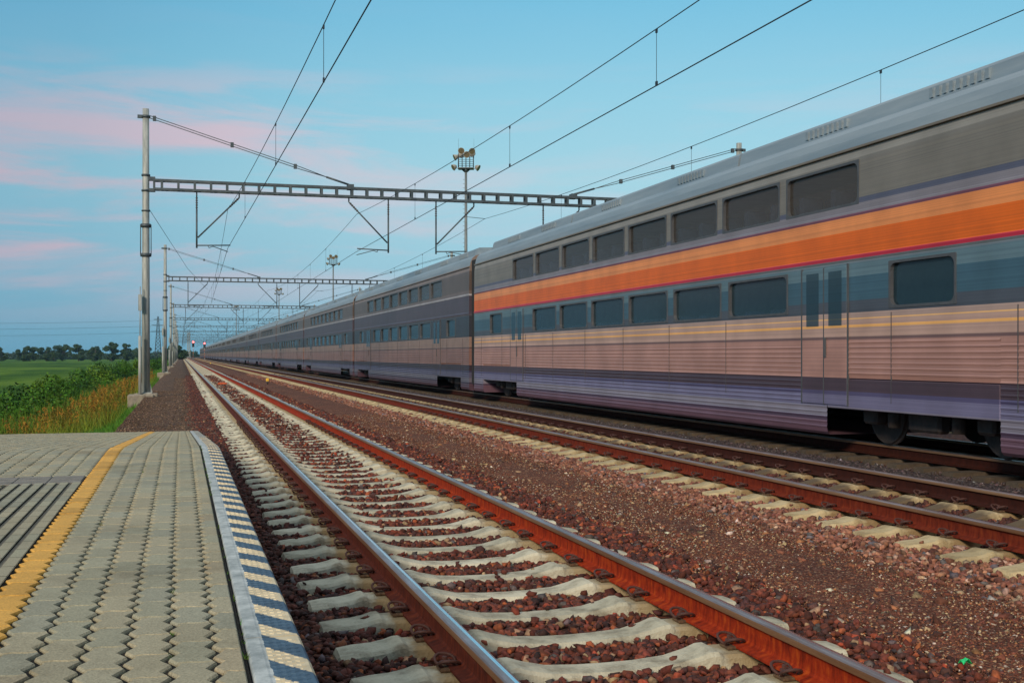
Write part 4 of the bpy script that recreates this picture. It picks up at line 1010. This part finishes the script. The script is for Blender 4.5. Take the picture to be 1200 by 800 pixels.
def make_coach(parent, mat, first):
    """origin at the coach middle, near end y=0, far end y=CLEN"""
    def prof(zb):
        # near side (-x) up to the roof and down the other side, corrugated lower panels
        p = [(-HW + 0.05, zb), (-HW + 0.01, zb + 0.04)]
        z = zb + 0.10
        while z < 1.50:
            p += [(-HW, z), (-HW - 0.006, z + 0.012), (-HW - 0.006, z + 0.028), (-HW, z + 0.04)]; z += 0.075
        p += [(-HW, 1.6), (-HW, 2.0), (-HW, 2.62), (-HW, 2.70), (-HW - 0.012, 2.73), (-HW - 0.012, 2.78), (-HW, 2.80), (-HW, 3.36), (-HW - 0.008, 3.39), (-HW - 0.008, 3.42), (-HW, 3.44), (-HW, 3.54),
              (-HW + 0.006, 4.15), (-HW + 0.012, 4.20), (-HW + 0.03, 4.34), (-HW + 0.03, 4.37), (-HW + 0.055, 4.50), (-HW + 0.11, 4.63), (-HW + 0.22, 4.73), (-HW + 0.5, 4.80), (-0.5, 4.84)]
        q = p[1:] if False else p
        return p + [(-a, z_) for (a, z_) in reversed(p)]
    HOLES = [(4.3 + 2.26 * k, 4.3 + 2.26 * k + 1.98, 3.56, 4.13) for k in range(8)] + [(6.3 + 2.36 * k, 6.3 + 2.36 * k + 2.0, 2.02, 2.60) for k in range(6)] + [(2.15, 3.5, 2.02, 2.60), (CLEN - 3.5, CLEN - 2.15, 2.02, 2.60)]
    def sweep_holes(mb, pf, a, b_, mis, skip):
        cuts = sorted(set([a, b_] + [q for h_ in HOLES for q in (h_[0] - 0.02, h_[1] + 0.02) if a < q < b_]))
        n = len(pf)
        for c0_, c1_ in zip(cuts, cuts[1:]):
            mid = (c0_ + c1_) / 2; o = len(mb.v)
            for yy in (c0_, c1_): mb.v.extend([(p[0], yy, p[1]) for p in pf])
            for i in range(n):
                k = (i + 1) % n; zz = (pf[i][1] + pf[k][1]) / 2
                if pf[i][0] < 0 and pf[k][0] < 0 and abs(pf[i][1] - pf[k][1]) > 0.3 and any(h_[0] < mid < h_[1] and h_[2] < zz < h_[3] for h_ in HOLES): continue
                mb.f.append((o + i, o + k, o + n + k, o + n + i)); mb.mi.append(mis[i])
            for e_ in ((0,) if c0_ == a else ()) + ((1,) if c1_ == b_ else ()):
                if not skip: mb.f.append(tuple(o + e_ * n + i for i in range(n))); mb.mi.append(0)
    m = MB()
    segs = [(0.10, 1.3, 0.13), (1.3, 5.1, 0.95), (5.1, CLEN - 5.1, 0.13), (CLEN - 5.1, CLEN - 1.3, 0.95), (CLEN - 1.3, CLEN - 0.1, 0.13)]
    for (a, b_, zb) in segs:
        pr_ = prof(zb)
        mis = [1 if (pr_[i][1] > 4.36 and pr_[(i + 1) % len(pr_)][1] > 4.36) else 0 for i in range(len(pr_))]
        sweep_holes(m, pr_, a, b_, mis, 0.2 < a < CLEN - 2)
    # cant rail gutter
    for s in (-1, 1): m.box(s * (HW - 0.005) - 0.02, s * (HW - 0.005) + 0.02, 0.12, CLEN - 0.12, 4.33, 4.362)
    m.cur = 2
    for q in [1.0 + 2.475 * k for k in range(11)]:
        if any(abs(q - yd_ - 0.62) < 0.8 for yd_ in (4.55, CLEN - 5.75)): continue
        m.box(-HW - 0.0085, -HW + 0.01, q, q + 0.010, 0.66, 1.93)
    co = m.build('coach', [mat, M['roof'], M['frame']], parent)
    # side skirts over the bogies
    for a in (1.3, CLEN - 5.1):
        k = MB(); k.cbox((-HW + 0.02, a + 1.9, 0.76), (0.05, 3.78, 0.44), 0.008); k.build('bogie_skirt', mat, co)
    def win(y0, y1, z0, z1, gm, dx=0.0):
        f = MB()
        def ring(x, k, ch):
            a, b2, c, d = y0 - k, y1 + k, z0 - k, z1 + k; q = ch
            out_ = []
            for (cy, cz, s0) in ((a + q, c + q, 180), (b2 - q, c + q, 270), (b2 - q, d - q, 0), (a + q, d - q, 90)):
                for t_ in range(4):
                    an = R(s0 + 30 * t_); out_.append((x, cy + q * math.cos(an), cz + q * math.sin(an)))
            return out_
        A, B_, C_ = ring(-HW + 0.012 + dx, 0.042, 0.012), ring(-HW - 0.009 + dx, 0.038, 0.012), ring(-HW - 0.009 + dx, 0.0, 0.10)
        D = ring(-HW + 0.045 + dx, -0.004, 0.10); n = 16
        vs = A + B_ + C_ + D; fs = []
        for l in range(3):
            for i in range(n): j = (i + 1) % n; fs.append((l * n + i, l * n + j, (l + 1) * n + j, (l + 1) * n + i))
        f.add(vs, fs); f.cur = 1
        f.add(D, [tuple(range(n))])
        f.build('window', [M['frame'], gm], co)
    y = 4.3
    for k in range(8):
        win(y, y + 1.98, 3.56, 4.13, M['glassb'], 0.006); y += 2.26
    y = 6.3
    for k in range(6):
        win(y, y + 2.0, 2.02, 2.60, M['glass']); y += 2.36
    win(2.15, 3.5, 2.02, 2.60, M['glass']); win(CLEN - 3.5, CLEN - 2.15, 2.02, 2.60, M['glass'])
    for yd in (4.55, CLEN - 5.75):
        d = MB()
        for q in (0, 0.63):
            d.cbox((-HW - 0.004, yd + 0.31 + q, 1.62), (0.03, 0.61, 2.06), 0.006)
        d.cur = 1
        for q in (0, 0.63): d.cbox((-HW - 0.013, yd + 0.31 + q, 2.18), (0.02, 0.36, 0.82), 0.006)
        d.build('door', [mat, M['glass']], co)
        h_ = MB(); h_.cbox((-HW - 0.03, yd + 0.56, 1.45), (0.03, 0.03, 0.30), 0.004); h_.cbox((-HW - 0.012, yd + 0.625, 1.62), (0.02, 0.02, 2.08)); h_.box(-HW - 0.02, -HW + 0.01, yd - 0.03, yd, 0.58, 2.68); h_.box(-HW - 0.02, -HW + 0.01, yd + 1.25, yd + 1.28, 0.58, 2.68); h_.build('door_frame', M['frame'], co)
    for a in (1.35, CLEN - 5.05):
        b2 = MB(); cy = a + 1.85
        for q in (-1.25, 1.25):
            for s in (-1, 1):
                b2.lathe((s * 0.75 - (0.07 if s < 0 else -0.0), cy + q, 0.46), [(0.46, 0), (0.46, 0.03), (0.43, 0.035), (0.43, 0.07), (0.14, 0.075), (0.14, 0.10)] if s > 0 else [(0.14, -0.03), (0.14, 0), (0.40, 0.005), (0.43, 0.0), (0.43, 0.035), (0.46, 0.045), (0.46, 0.075)], 24, axis='x', smooth=False)
                b2.cbox((s * 1.02, cy + q, 0.48), (0.22, 0.34, 0.32), 0.04)
            b2.tube([(-1.0, cy + q, 0.46), (1.0, cy + q, 0.46)], 0.08, 10)
        for s in (-1, 1):
            b2.cbox((s * 1.02, cy, 0.62), (0.16, 3.2, 0.18), 0.03); b2.cbox((s * 1.02, cy, 0.42), (0.2, 0.7, 0.3), 0.04)
            for q in (-0.7, 0.7): b2.tube([(s * 1.08, cy + q, 0.3), (s * 1.08, cy + q, 0.62)], 0.09, 10)
        b2.build('bogie', M['bogie'], co)
    r_ = MB(); fp = [(-1.02, 4.76), (-1.0, 4.86), (-0.97, 5.00), (-0.93, 5.045), (-0.84, 5.08), (-0.3, 5.10), (0.3, 5.10), (0.84, 5.08), (0.93, 5.045), (0.97, 5.0), (1.0, 4.86), (1.02, 4.76)]
    for (a, b3) in ((0.9, 8.7), (8.78, 18.0), (18.08, CLEN - 0.9)): r_.sweep(fp, a, b3)
    for a in (2.0, 5.2, 10.2, 14.6, 19.4, 22.8):
        for k in range(9): r_.box(-1.025, -0.95, a + k * 0.14, a + k * 0.14 + 0.07, 4.84, 4.97)
    r_.build('roof_fairing', M['roof'], co)
    n_ = MB()      # inside: decks, far wall, seat rows, luggage racks
    n_.box(-HW + 0.12, HW - 0.06, 0.4, CLEN - 0.4, 0.80, 0.86); n_.box(-HW + 0.12, HW - 0.06, 0.4, CLEN - 0.4, 2.72, 2.80); n_.box(0.55, 0.60, 0.4, CLEN - 0.4, 0.86, 4.6)
    n_.box(-HW + 0.12, HW - 0.06, 0.4, CLEN - 0.4, 4.36, 4.40)
    n_.cur = 1
    for z_ in (0.86, 2.80):
        q = 4.4
        while q < CLEN - 4:
            for xx in (-1.0, -0.52): n_.cbox((xx, q, z_ + 0.82 if z_ < 2 else z_ + 0.66), (0.42, 0.12, 0.85), 0.04)
            q += 0.93
    n_.build('interior', [M['inner'], M['seat']], co)
    g_ = MB(); g_.cbox((0, CLEN + 0.25, 2.45), (2.60, 0.66, 4.1), 0.06)
    for k in range(6): g_.cbox((0, CLEN + 0.02 + k * 0.09, 2.45), (2.72, 0.03, 4.2), 0.01)
    g_.build('gangway', M['black'], co)
    return co
train = empty('passenger_train', (TC, 0, 0))
tag(train, 'long grey double deck passenger train with an orange stripe on its nearest coaches', 'train')
co1 = make_coach(train, M['liv_o'], True); co1.location = (0, 10.1, 0); co1['label'] = 'grey coach with a broad orange stripe below its upper windows'
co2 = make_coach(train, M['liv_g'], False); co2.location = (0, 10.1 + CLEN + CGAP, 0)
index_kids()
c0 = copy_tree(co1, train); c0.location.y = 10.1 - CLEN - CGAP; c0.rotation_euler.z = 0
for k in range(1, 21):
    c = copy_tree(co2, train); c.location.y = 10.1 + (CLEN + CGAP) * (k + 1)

# ------------------------------------------------------------------ small things on the tracks
def marker(x, y, label):
    root = empty('marker_post', (x, y, -0.24))
    m = MB(); m.tube([(0, 0, 0), (0, 0, 0.16)], 0.04, 8); m.build('post', M['black'], root)
    m = MB(); m.cbox((0, 0, 0.25), (0.16, 0.12, 0.18), 0.03); m.build('cap', M['yellow'], root)
    tag(root, label, 'marker post', 'yellow marker posts between the tracks')
marker(4.45, 62, 'small yellow cable marker on the walkway, the nearer of the two')
marker(4.6, 190, 'tiny yellow cable marker far along the walkway, the farther of the two')
m = MB(); m.cbox((0, 0, 0), (0.46, 0.50, 0.07), 0.02); m.cbox((0, 0, 0.04), (0.30, 0.30, 0.04), 0.012)
tag(m.build('track_balise', M['orangep'], None, (2.09, 61.5, -0.16)), 'flat orange transponder plate between the rails of the near track', 'track transponder')
m = MB(); gr_ = random.Random(4); gv = []
for j in range(4):
    for i in range(5): gv.append((-0.028 + i * 0.014 + gr_.uniform(-.004, .004), -0.02 + j * 0.013 + gr_.uniform(-.004, .004), 0.012 + gr_.uniform(0, 0.022) + (0.008 if 0 < i < 4 else -0.006)))
gf = [(j * 5 + i, j * 5 + i + 1, (j + 1) * 5 + i + 1, (j + 1) * 5 + i) for j in range(3) for i in range(4)]
m.add(gv, gf); m.add([(x_, y_, z_ - 0.004) for (x_, y_, z_) in gv], [tuple(reversed(f_)) for f_ in gf])
tag(m.build('plastic_scrap', M['greeng'], None, (3.78, 4.83, -0.222)), 'bright green plastic scrap lying on the stones right of the near track', 'litter')

# far dark mast standing between the tracks near the horizon
def lattice(m, h, w0, w1, n, r=0.05, z0=0.0):
    for i in range(n):
        za, zb = z0 + h * i / n, z0 + h * (i + 1) / n
        wa, wb = w0 + (w1 - w0) * i / n, w0 + (w1 - w0) * (i + 1) / n
        A = [(-wa, -wa, za), (wa, -wa, za), (wa, wa, za), (-wa, wa, za)]; B = [(-wb, -wb, zb), (wb, -wb, zb), (wb, wb, zb), (-wb, wb, zb)]
        for k in range(4):
            m.tube([A[k], B[k]], r, 4, cap=False, smooth=False); j = (k + 1) % 4
            m.tube([A[k], B[j]], r * 0.6, 4, cap=False, smooth=False); m.tube([A[j], B[k]], r * 0.6, 4, cap=False, smooth=False); m.tube([B[k], B[j]], r * 0.6, 4, cap=False, smooth=False)
m = MB(); lattice(m, 13.2, 0.7, 0.55, 10, 0.16, -0.3)
o = m.build('lattice_mast', M['galv']); o.location = (3.9, 610, 0); tag(o, 'grey lattice mast at the vanishing point of the near track', 'mast')

# transmission pylon beyond the field with its wires
pyl = empty('transmission_pylon', (0, 0, 0)); PD = 900
place_px(pyl, 185.2, PD, -2.0)
tag(pyl, 'small distant lattice transmission pylon seen right of the nearest gantry pole', 'pylon')
pyl.rotation_euler.z = -YAW * 0.2
m = MB(); lattice(m, 34.0, 2.6, 0.4, 12, 0.16); m.build('tower', M['dsteel'], pyl)
for z, a in ((31.5, 3.4), (27.0, 5.0), (22.0, 6.0)):
    m = MB()
    for s in (-1, 1):
        for dy in (-0.5, 0.5): m.tube([(0, dy, z + 0.6), (s * a, 0, z)], 0.14, 4, smooth=False); m.tube([(0, dy, z - 0.5), (s * a, 0, z)], 0.14, 4, smooth=False)
    m.build('crossarm', M['dsteel'], pyl)
import itertools
for wi, (z, a) in enumerate(((31.5, -3.4), (27.0, -5.0), (22.0, -6.0))):
    m = MB(); pts = []
    for k in range(25):
        t_ = k / 24; xx = a - t_ * 330; sg_ = 4 * t_ * (1 - t_) * 3.5
        pts.append((xx, -t_ * 30, z - 0.8 - sg_))
    m.tube(pts, 0.075, 4, cap=False); m.build('power_line', M['wire'], pyl)

# ------------------------------------------------------------------ foliage
def leaf_cloud(centres, radii, n_leaf, size, colf, flat=1.0, updown=0.0):
    """quads spread over and through the lumps"""
    Vs, Cs = [], []
    for (c, r_) in zip(centres, radii):
        n = n_leaf
        d = rng.normal(size=(n, 3)); d /= np.linalg.norm(d, axis=1)[:, None]
        rad = rng.uniform(0.45, 1.12, n) ** 0.7
        p = np.array(c) + d * rad[:, None] * np.array(r_)
        nrm = d + rng.normal(scale=0.7, size=(n, 3)); nrm /= np.linalg.norm(nrm, axis=1)[:, None]
        a = np.cross(nrm, rng.normal(size=(n, 3))); a /= np.linalg.norm(a, axis=1)[:, None]
        b_ = np.cross(nrm, a)
        s = size * rng.uniform(0.6, 1.4, n)[:, None]
        q = np.stack([p - a * s, p - b_ * s * 0.55, p + a * s, p + b_ * s * 0.55], 1)
        Vs.append(q.reshape(-1, 3)); Cs.append(np.repeat(colf(n, p), 4, 0))
    V = np.concatenate(Vs); Cc = np.concatenate(Cs); F = np.arange(len(V)).reshape(-1, 4)
    return V, F, Cc
def gcol(base, var=0.35):
    def f(n, p):
        return np.array(base) * rng.uniform(1 - var, 1 + var, (n, 1)) * rng.uniform(0.85, 1.15, (n, 3))
    return f
# distant trees
def tree_meshes(seed, h, wdt, kind):
    r_ = random.Random(seed)
    m = MB(); m.tube([(0, 0, -0.3), (0.1, 0, h * 0.2), (0.0, 0.1, h * 0.45), (0.1, 0, h * 0.7)], [0.42, 0.32, 0.24, 0.1], 7)
    cs, rs = [], []
    for k in range(17 if kind else 22):
        a = r_.uniform(0, 6.28); rr = r_.uniform(0.1, 1) ** 0.6 * wdt; zz = r_.uniform(0.12, 0.84) ** 1.15 * h
        f = 1 - abs(zz / h - 0.55) * 0.9
        c = (rr * math.cos(a) * f, rr * math.sin(a) * f, zz); cs.append(c)
        q = r_.uniform(0.20, 0.40) * wdt; rs.append((q, q, q * 0.8))
        if k < 6: m.tube([(0.05, 0, h * r_.uniform(0.2, 0.5)), c], [0.16, 0.05], 5)
    tr = m.mesh('trunk', M['bark'])
    V, F, Cc = leaf_cloud(cs, rs, 170, 0.45, gcol((0.034, 0.066, 0.026)))
    return tr, np_mesh('crown', V, F, M['foliage'], Cc)
TM = [tree_meshes(3, 11.0, 4.6, 1), tree_meshes(8, 10.0, 5.4, 0), tree_meshes(14, 12.5, 4.4, 1), tree_meshes(21, 9.5, 4.0, 0), tree_meshes(33, 12.5, 4.0, 0)]
trees = [(2, 9, 3), (27, 7.5, 1), (35, 9.6, 0), (54, 8.8, 1), (63, 5.5, 3), (73, 10.8, 0), (92, 12.0, 2), (112, 9.6, 3), (131, 13.2, 2), (149, 12.0, 4), (167, 8.8, 1), (198, 8.0, 0), (205, 7.2, 3)]
TD = 640
tl = ['leftmost rounded tree at the frame edge on the far side of the field', 'low broad tree, second from the left, beyond the field', 'tree joined to the second one from the left beyond the field',
      'round tree standing apart, fourth from the left, beyond the field', 'smallest bushy tree beyond the field, just right of the round one', 'rounded tree in the middle of the row beyond the field',
      'wide tree with a ragged crown in the middle of the row beyond the field', 'compact rounded tree right of the ragged crowned one beyond the field', 'largest and tallest tree of the row beyond the field',
      'slim upright tree just right of the tallest one beyond the field', 'distant tree directly left of the nearest gantry pole', 'distant tree seen between the left gantry poles near the pylon', 'distant tree behind the left poles of the far gantries']
for (px, h, k), lb in zip(trees, tl):
    root = empty('tree'); place_px(root, px, TD + rnd.uniform(-20, 20), -2.0)
    s = h / [11.0, 10.0, 12.5, 9.5, 12.5][k]; root.scale = (s * 1.05, s * 1.05, s); root.rotation_euler.z = rnd.uniform(0, 6)
    link('trunk', TM[k][0], root); link('crown', TM[k][1], root)
    tag(root, lb, 'tree', 'trees beyond the field')
# trees beside the line near the vanishing point
for (px, d, h, k, lb) in ((208, 420, 6.4, 1, 'dark green tree beside the far gantry poles, left of the rails'), (214.5, 500, 5.2, 0, 'small green tree just left of where the rails meet')):
    root = empty('tree'); place_px(root, px, d, -0.8); s = h / [11.0, 10.0][k]; root.scale = (s, s, s)
    link('trunk', TM[k][0], root); link('crown', TM[k][1], root); tag(root, lb, 'tree', 'trees by the far end of the line')
# far-off wood along the horizon
cs, rs = [], []
for k in range(260):
    px = rnd.uniform(-120, 235); d = rnd.uniform(860, 1050); xc = (px - 600) / 1330 * d
    hh = 4.5 + 2.4 * math.sin(px * 0.13) + 2.0 * math.sin(px * 0.31 + 1) + (3.5 if px > 150 else 0) + (1.5 if 60 < px < 120 else 0)
    hh = max(2.4, hh * 0.72)
    cs.append((xc * cosT + d * sinT, d * cosT - xc * sinT, -2 + hh * 0.5)); rs.append((5.5, 5.5, hh * 0.62))
V, F, Cc = leaf_cloud(cs, rs, 90, 1.1, gcol((0.026, 0.052, 0.030)))
tag(link('distant_wood', np_mesh('distant_wood', V, F, M['foliage'], Cc)), 'hazy far off belt of woodland along the horizon', 'wood', kind='stuff')

# bushes in the ditch
def bush_mesh(seed, base):
    r_ = random.Random(seed); cs, rs = [], []
    for k in range(14):
        a = r_.uniform(0, 6.28); rr = r_.uniform(0, 1.15)
        cs.append((rr * math.cos(a), rr * math.sin(a), r_.uniform(0.1, 1.25) * (1.2 - rr * 0.5))); q = r_.uniform(0.28, 0.5); rs.append((q, q, q * 0.85))
    V, F, Cc = leaf_cloud(cs, rs, 210, 0.055, gcol(base, 0.4))
    st = MB()
    for k in range(7): c = cs[k]; st.tube([(0.05 * k - 0.15, 0, -0.5), (c[0] * 0.6, c[1] * 0.6, c[2] * 0.6), c], [0.03, 0.02, 0.008], 5)
    return np_mesh('leaves', V, F, M['foliage'], Cc), st.mesh('stems', M['bark'])
BM = [bush_mesh(1, (0.050, 0.14, 0.012)), bush_mesh(2, (0.026, 0.085, 0.012)), bush_mesh(5, (0.095, 0.19, 0.016))]
def gz(x):
    pts = [(-40, -2.045), (-9, -2.02), (-6.5, -1.9), (-5, -1.7), (-3.6, -1.35), (-2.4, -0.98), (-1.75, -0.76), (-1.35, -0.42), (0, -0.4)]
    for (a, za), (b_, zb) in zip(pts, pts[1:]):
        if a <= x <= b_: return za + (zb - za) * (x - a) / (b_ - a)
    return -2.05
bl = [(-7.2, 39, 1.15, 1), (-6.0, 44, 0.95, 0), (-7.6, 47, 1.0, 1), (-5.9, 51, 1.0, 0), (-7.2, 56, 1.1, 1), (-6.2, 62, 1.1, 0), (-7.4, 69, 1.15, 2), (-5.8, 74, 1.05, 1), (-6.8, 83, 1.3, 0), (-6.0, 94, 1.3, 2), (-6.6, 106, 1.45, 1), (-5.6, 120, 1.4, 0),
      (-6.4, 136, 1.5, 1), (-5.4, 155, 1.4, 2), (-5.0, 180, 1.4, 0), (-4.6, 215, 1.4, 1), (-4.2, 260, 1.4, 0)]
tones = ['mid green', 'dark green', 'light green']
for k, (x, y, s, b_) in enumerate(bl):
    root = empty('bush', (x, y, gz(x) + 0.1), rnd.uniform(0, 6)); root.scale = (s * 1.25, s * 1.25, s * rnd.uniform(1.02, 1.28))
    link('leaves', BM[b_][0], root); link('stems', BM[b_][1], root)
    nth = (['nearest', 'second', 'third', 'fourth', 'fifth', 'sixth', 'seventh', 'eighth', 'ninth', 'tenth', 'eleventh', 'twelfth', 'thirteenth', 'fourteenth', 'fifteenth', 'sixteenth', 'farthest'])[k]
    tag(root, tones[b_] + ' leafy bush in the ditch beside the field, ' + nth + ' from the camera', 'bush', 'bushes in the ditch beside the field')

# tall brown seeding weeds
def weeds(n, region, seed):
    Vs, Fs, Cs = [], [], []
    st_v, st_c = [], []
    r_ = np.random.default_rng(seed)
    out_v, out_c = [], []
    for _ in range(n):
        x, y = region(r_)
        h = r_.uniform(0.55, 1.15); z0 = gz(x) - 0.03
        lean = r_.normal(scale=0.08, size=2)
        brown = r_.uniform(0, 1)
        colr = np.array([(0.30, 0.145, 0.024), (0.21, 0.15, 0.022), (0.36, 0.20, 0.035), (0.14, 0.17, 0.025)][r_.integers(4)]) * r_.uniform(0.7, 1.15)
        # stem: thin crossed quads
        for a in (0, math.pi / 2):
            dx, dy = 0.006 * math.cos(a), 0.006 * math.sin(a)
            out_v.append([(x - dx, y - dy, z0), (x + dx, y + dy, z0), (x + lean[0] * h + dx, y + lean[1] * h + dy, z0 + h), (x + lean[0] * h - dx, y + lean[1] * h - dy, z0 + h)])
            out_c.append([(0.10, 0.11, 0.025)] * 4)
        k = 46
        tt = r_.uniform(0.42, 1.0, k); wd = 0.075 * (1.05 - tt) / 0.6 + 0.015
        px = x + lean[0] * h * tt + r_.normal(size=k) * wd * 0.7; py = y + lean[1] * h * tt + r_.normal(size=k) * wd * 0.7; pz_ = z0 + h * tt
        a = r_.uniform(0, 6.28, k); s = r_.uniform(0.012, 0.026, k)
        for i in range(k):
            c, sn = math.cos(a[i]) * s[i], math.sin(a[i]) * s[i]
            out_v.append([(px[i] - c, py[i] - sn, pz_[i]), (px[i], py[i], pz_[i] - s[i] * 1.3), (px[i] + c, py[i] + sn, pz_[i] + s[i] * 0.3), (px[i], py[i], pz_[i] + s[i] * 1.6)])
            out_c.append([tuple(colr)] * 4)
        for i in range(9):    # leaves low down
            an = r_.uniform(0, 6.28); l = r_.uniform(0.12, 0.28); zb = z0 + r_.uniform(0.0, 0.4) * h; c, sn = math.cos(an), math.sin(an); w_ = 0.03
            out_v.append([(x, y, zb), (x + c * l * .5 - sn * w_, y + sn * l * .5 + c * w_, zb + l * .5), (x + c * l, y + sn * l, zb + l * .35), (x + c * l * .5 + sn * w_, y + sn * l * .5 - c * w_, zb + l * .45)])
            out_c.append([(0.055 * r_.uniform(.6, 1.4), 0.14 * r_.uniform(.7, 1.3), 0.018)] * 4)
    V = np.array(out_v).reshape(-1, 3); Cc = np.array(out_c).reshape(-1, 3)
    return V, np.arange(len(V)).reshape(-1, 4), Cc
def reg1(r_):
    y = 36 + 70 * r_.uniform(0, 1) ** 1.5; return r_.uniform(-5.6, -2.15), y
V, F, Cc = weeds(1250, reg1, 5)
tag(link('seeding_weeds', np_mesh('seeding_weeds', V, F, M['grass'], Cc)), 'tall orange brown seeding weeds on the bank left of the gravel path', 'weeds', kind='stuff')
def reg2(r_): return r_.uniform(-9.5, -5.6), r_.uniform(36, 45)
V, F, Cc = weeds(230, reg2, 6)
tag(link('seeding_weeds', np_mesh('seeding_weeds', V, F, M['grass'], Cc)), 'orange brown weeds standing at the left edge of the frame in front of the bushes', 'weeds', kind='stuff')
# grass
def grass(n, region, h0, h1, wdt, base):
    x, y = region(n); n = len(x)
    z = np.array([gz(v) for v in x]) - 0.01
    h = rng.uniform(h0, h1, n); a = rng.uniform(0, 6.28, n); ln = rng.normal(scale=0.35, size=(n, 2)) * h[:, None]
    c, s = np.cos(a) * wdt, np.sin(a) * wdt
    V = np.stack([np.stack([x - c, y - s, z], 1), np.stack([x + c, y + s, z], 1), np.stack([x + ln[:, 0], y + ln[:, 1], z + h], 1)], 1).reshape(-1, 3)
    col = np.array(base) * rng.uniform(0.6, 1.4, (n, 1)) * rng.uniform(0.85, 1.2, (n, 3))
    return V, np.arange(len(V)).reshape(-1, 3), np.repeat(col, 3, 0)
def rA(n):
    y = 23.3 + 40 * rng.uniform(0, 1, n) ** 1.8; x_ = -1.72 - 8.2 * rng.uniform(0, 1, n) ** 1.2 + np.abs(rng.normal(scale=0.12, size=n)); return x_, y
V, F, Cc = grass(90000, rA, 0.08, 0.32, 0.012, (0.075, 0.20, 0.022))
tag(link('bank_grass', np_mesh('bank_grass', V, F, M['grass'], Cc)), 'bright green grass on the bank beyond the paved platform', 'grass', kind='stuff')
def rB(n): return rng.uniform(-8, -1.75, n), rng.uniform(60, 200, n)
V, F, Cc = grass(30000, rB, 0.2, 0.5, 0.03, (0.07, 0.17, 0.022))
tag(link('bank_grass', np_mesh('bank_grass', V, F, M['grass'], Cc)), 'rougher green grass farther along the bank under the gantry poles', 'grass', kind='stuff')

# ------------------------------------------------------------------ evening haze
hz = MB(); hz.box(-2500, 2500, -350, 2600, -4.0, 36)
hm = bpy.data.materials.new('haze_air'); hm.use_nodes = True; t = hm.node_tree; t.nodes.clear()
ho = t.nodes.new('ShaderNodeOutputMaterial'); pv = t.nodes.new('ShaderNodeVolumePrincipled')
pv.inputs['Color'].default_value = (0.45, 0.80, 1.0, 1); pv.inputs['Density'].default_value = 0.00010; pv.inputs['Anisotropy'].default_value = 0.2
t.links.new(pv.outputs[0], ho.inputs['Volume'])
tag(hz.build('haze', hm), kind='stuff')

tv, tcl = [], []
for k in range(46):
    ty = 1.8 + 9 * rnd.random() ** 1.2; tx = 0.169 + rnd.uniform(-0.004, 0.004) if rnd.random() < 0.7 else XC0 - W * rnd.randint(0, 5) + rnd.uniform(-.006, .006); hh = rnd.uniform(0.006, 0.022)
    for q in range(rnd.randint(5, 12)):
        a = rnd.uniform(0, 6.28); l = rnd.uniform(0.3, 1) * hh; c_, s_ = math.cos(a), math.sin(a); bx_, by_ = tx + rnd.uniform(-.006, .006), ty + rnd.uniform(-.012, .012); z_ = pz(ty) - 0.006
        tv += [(bx_ - s_ * .0015, by_ + c_ * .0015, z_), (bx_ + s_ * .0015, by_ - c_ * .0015, z_), (bx_ + c_ * l, by_ + s_ * l, z_ + l * 1.2)]
        g_c = (0.07 * rnd.uniform(.6, 1.4), 0.15 * rnd.uniform(.6, 1.3), 0.02); tcl += [g_c] * 3
tag(link('joint_weeds', np_mesh('joint_weeds', np.array(tv), np.arange(len(tv)).reshape(-1, 3), M['grass'], np.array(tcl))), 'tiny green weeds sprouting in the platform joints beside the striped edge', 'weeds', kind='stuff')

def rC(n): return rng.uniform(-9.4, -4.6, n), 36 + 60 * rng.uniform(0, 1, n) ** 1.6
V, F, Cc = grass(26000, rC, 0.45, 1.35, 0.012, (0.10, 0.19, 0.022))
tag(link('tall_grass', np_mesh('tall_grass', V, F, M['grass'], Cc)), 'tall loose yellow green grass standing among the ditch bushes', 'grass', kind='stuff')
def rD(n): return rng.uniform(-4.8, -1.9, n), 34 + 60 * rng.uniform(0, 1, n) ** 1.6
V, F, Cc = grass(7000, rD, 0.35, 0.95, 0.011, (0.15, 0.19, 0.022))
tag(link('tall_grass', np_mesh('tall_grass', V, F, M['grass'], Cc)), 'tall yellow green grass mixed into the brown weeds near the gantry pole', 'grass', kind='stuff')
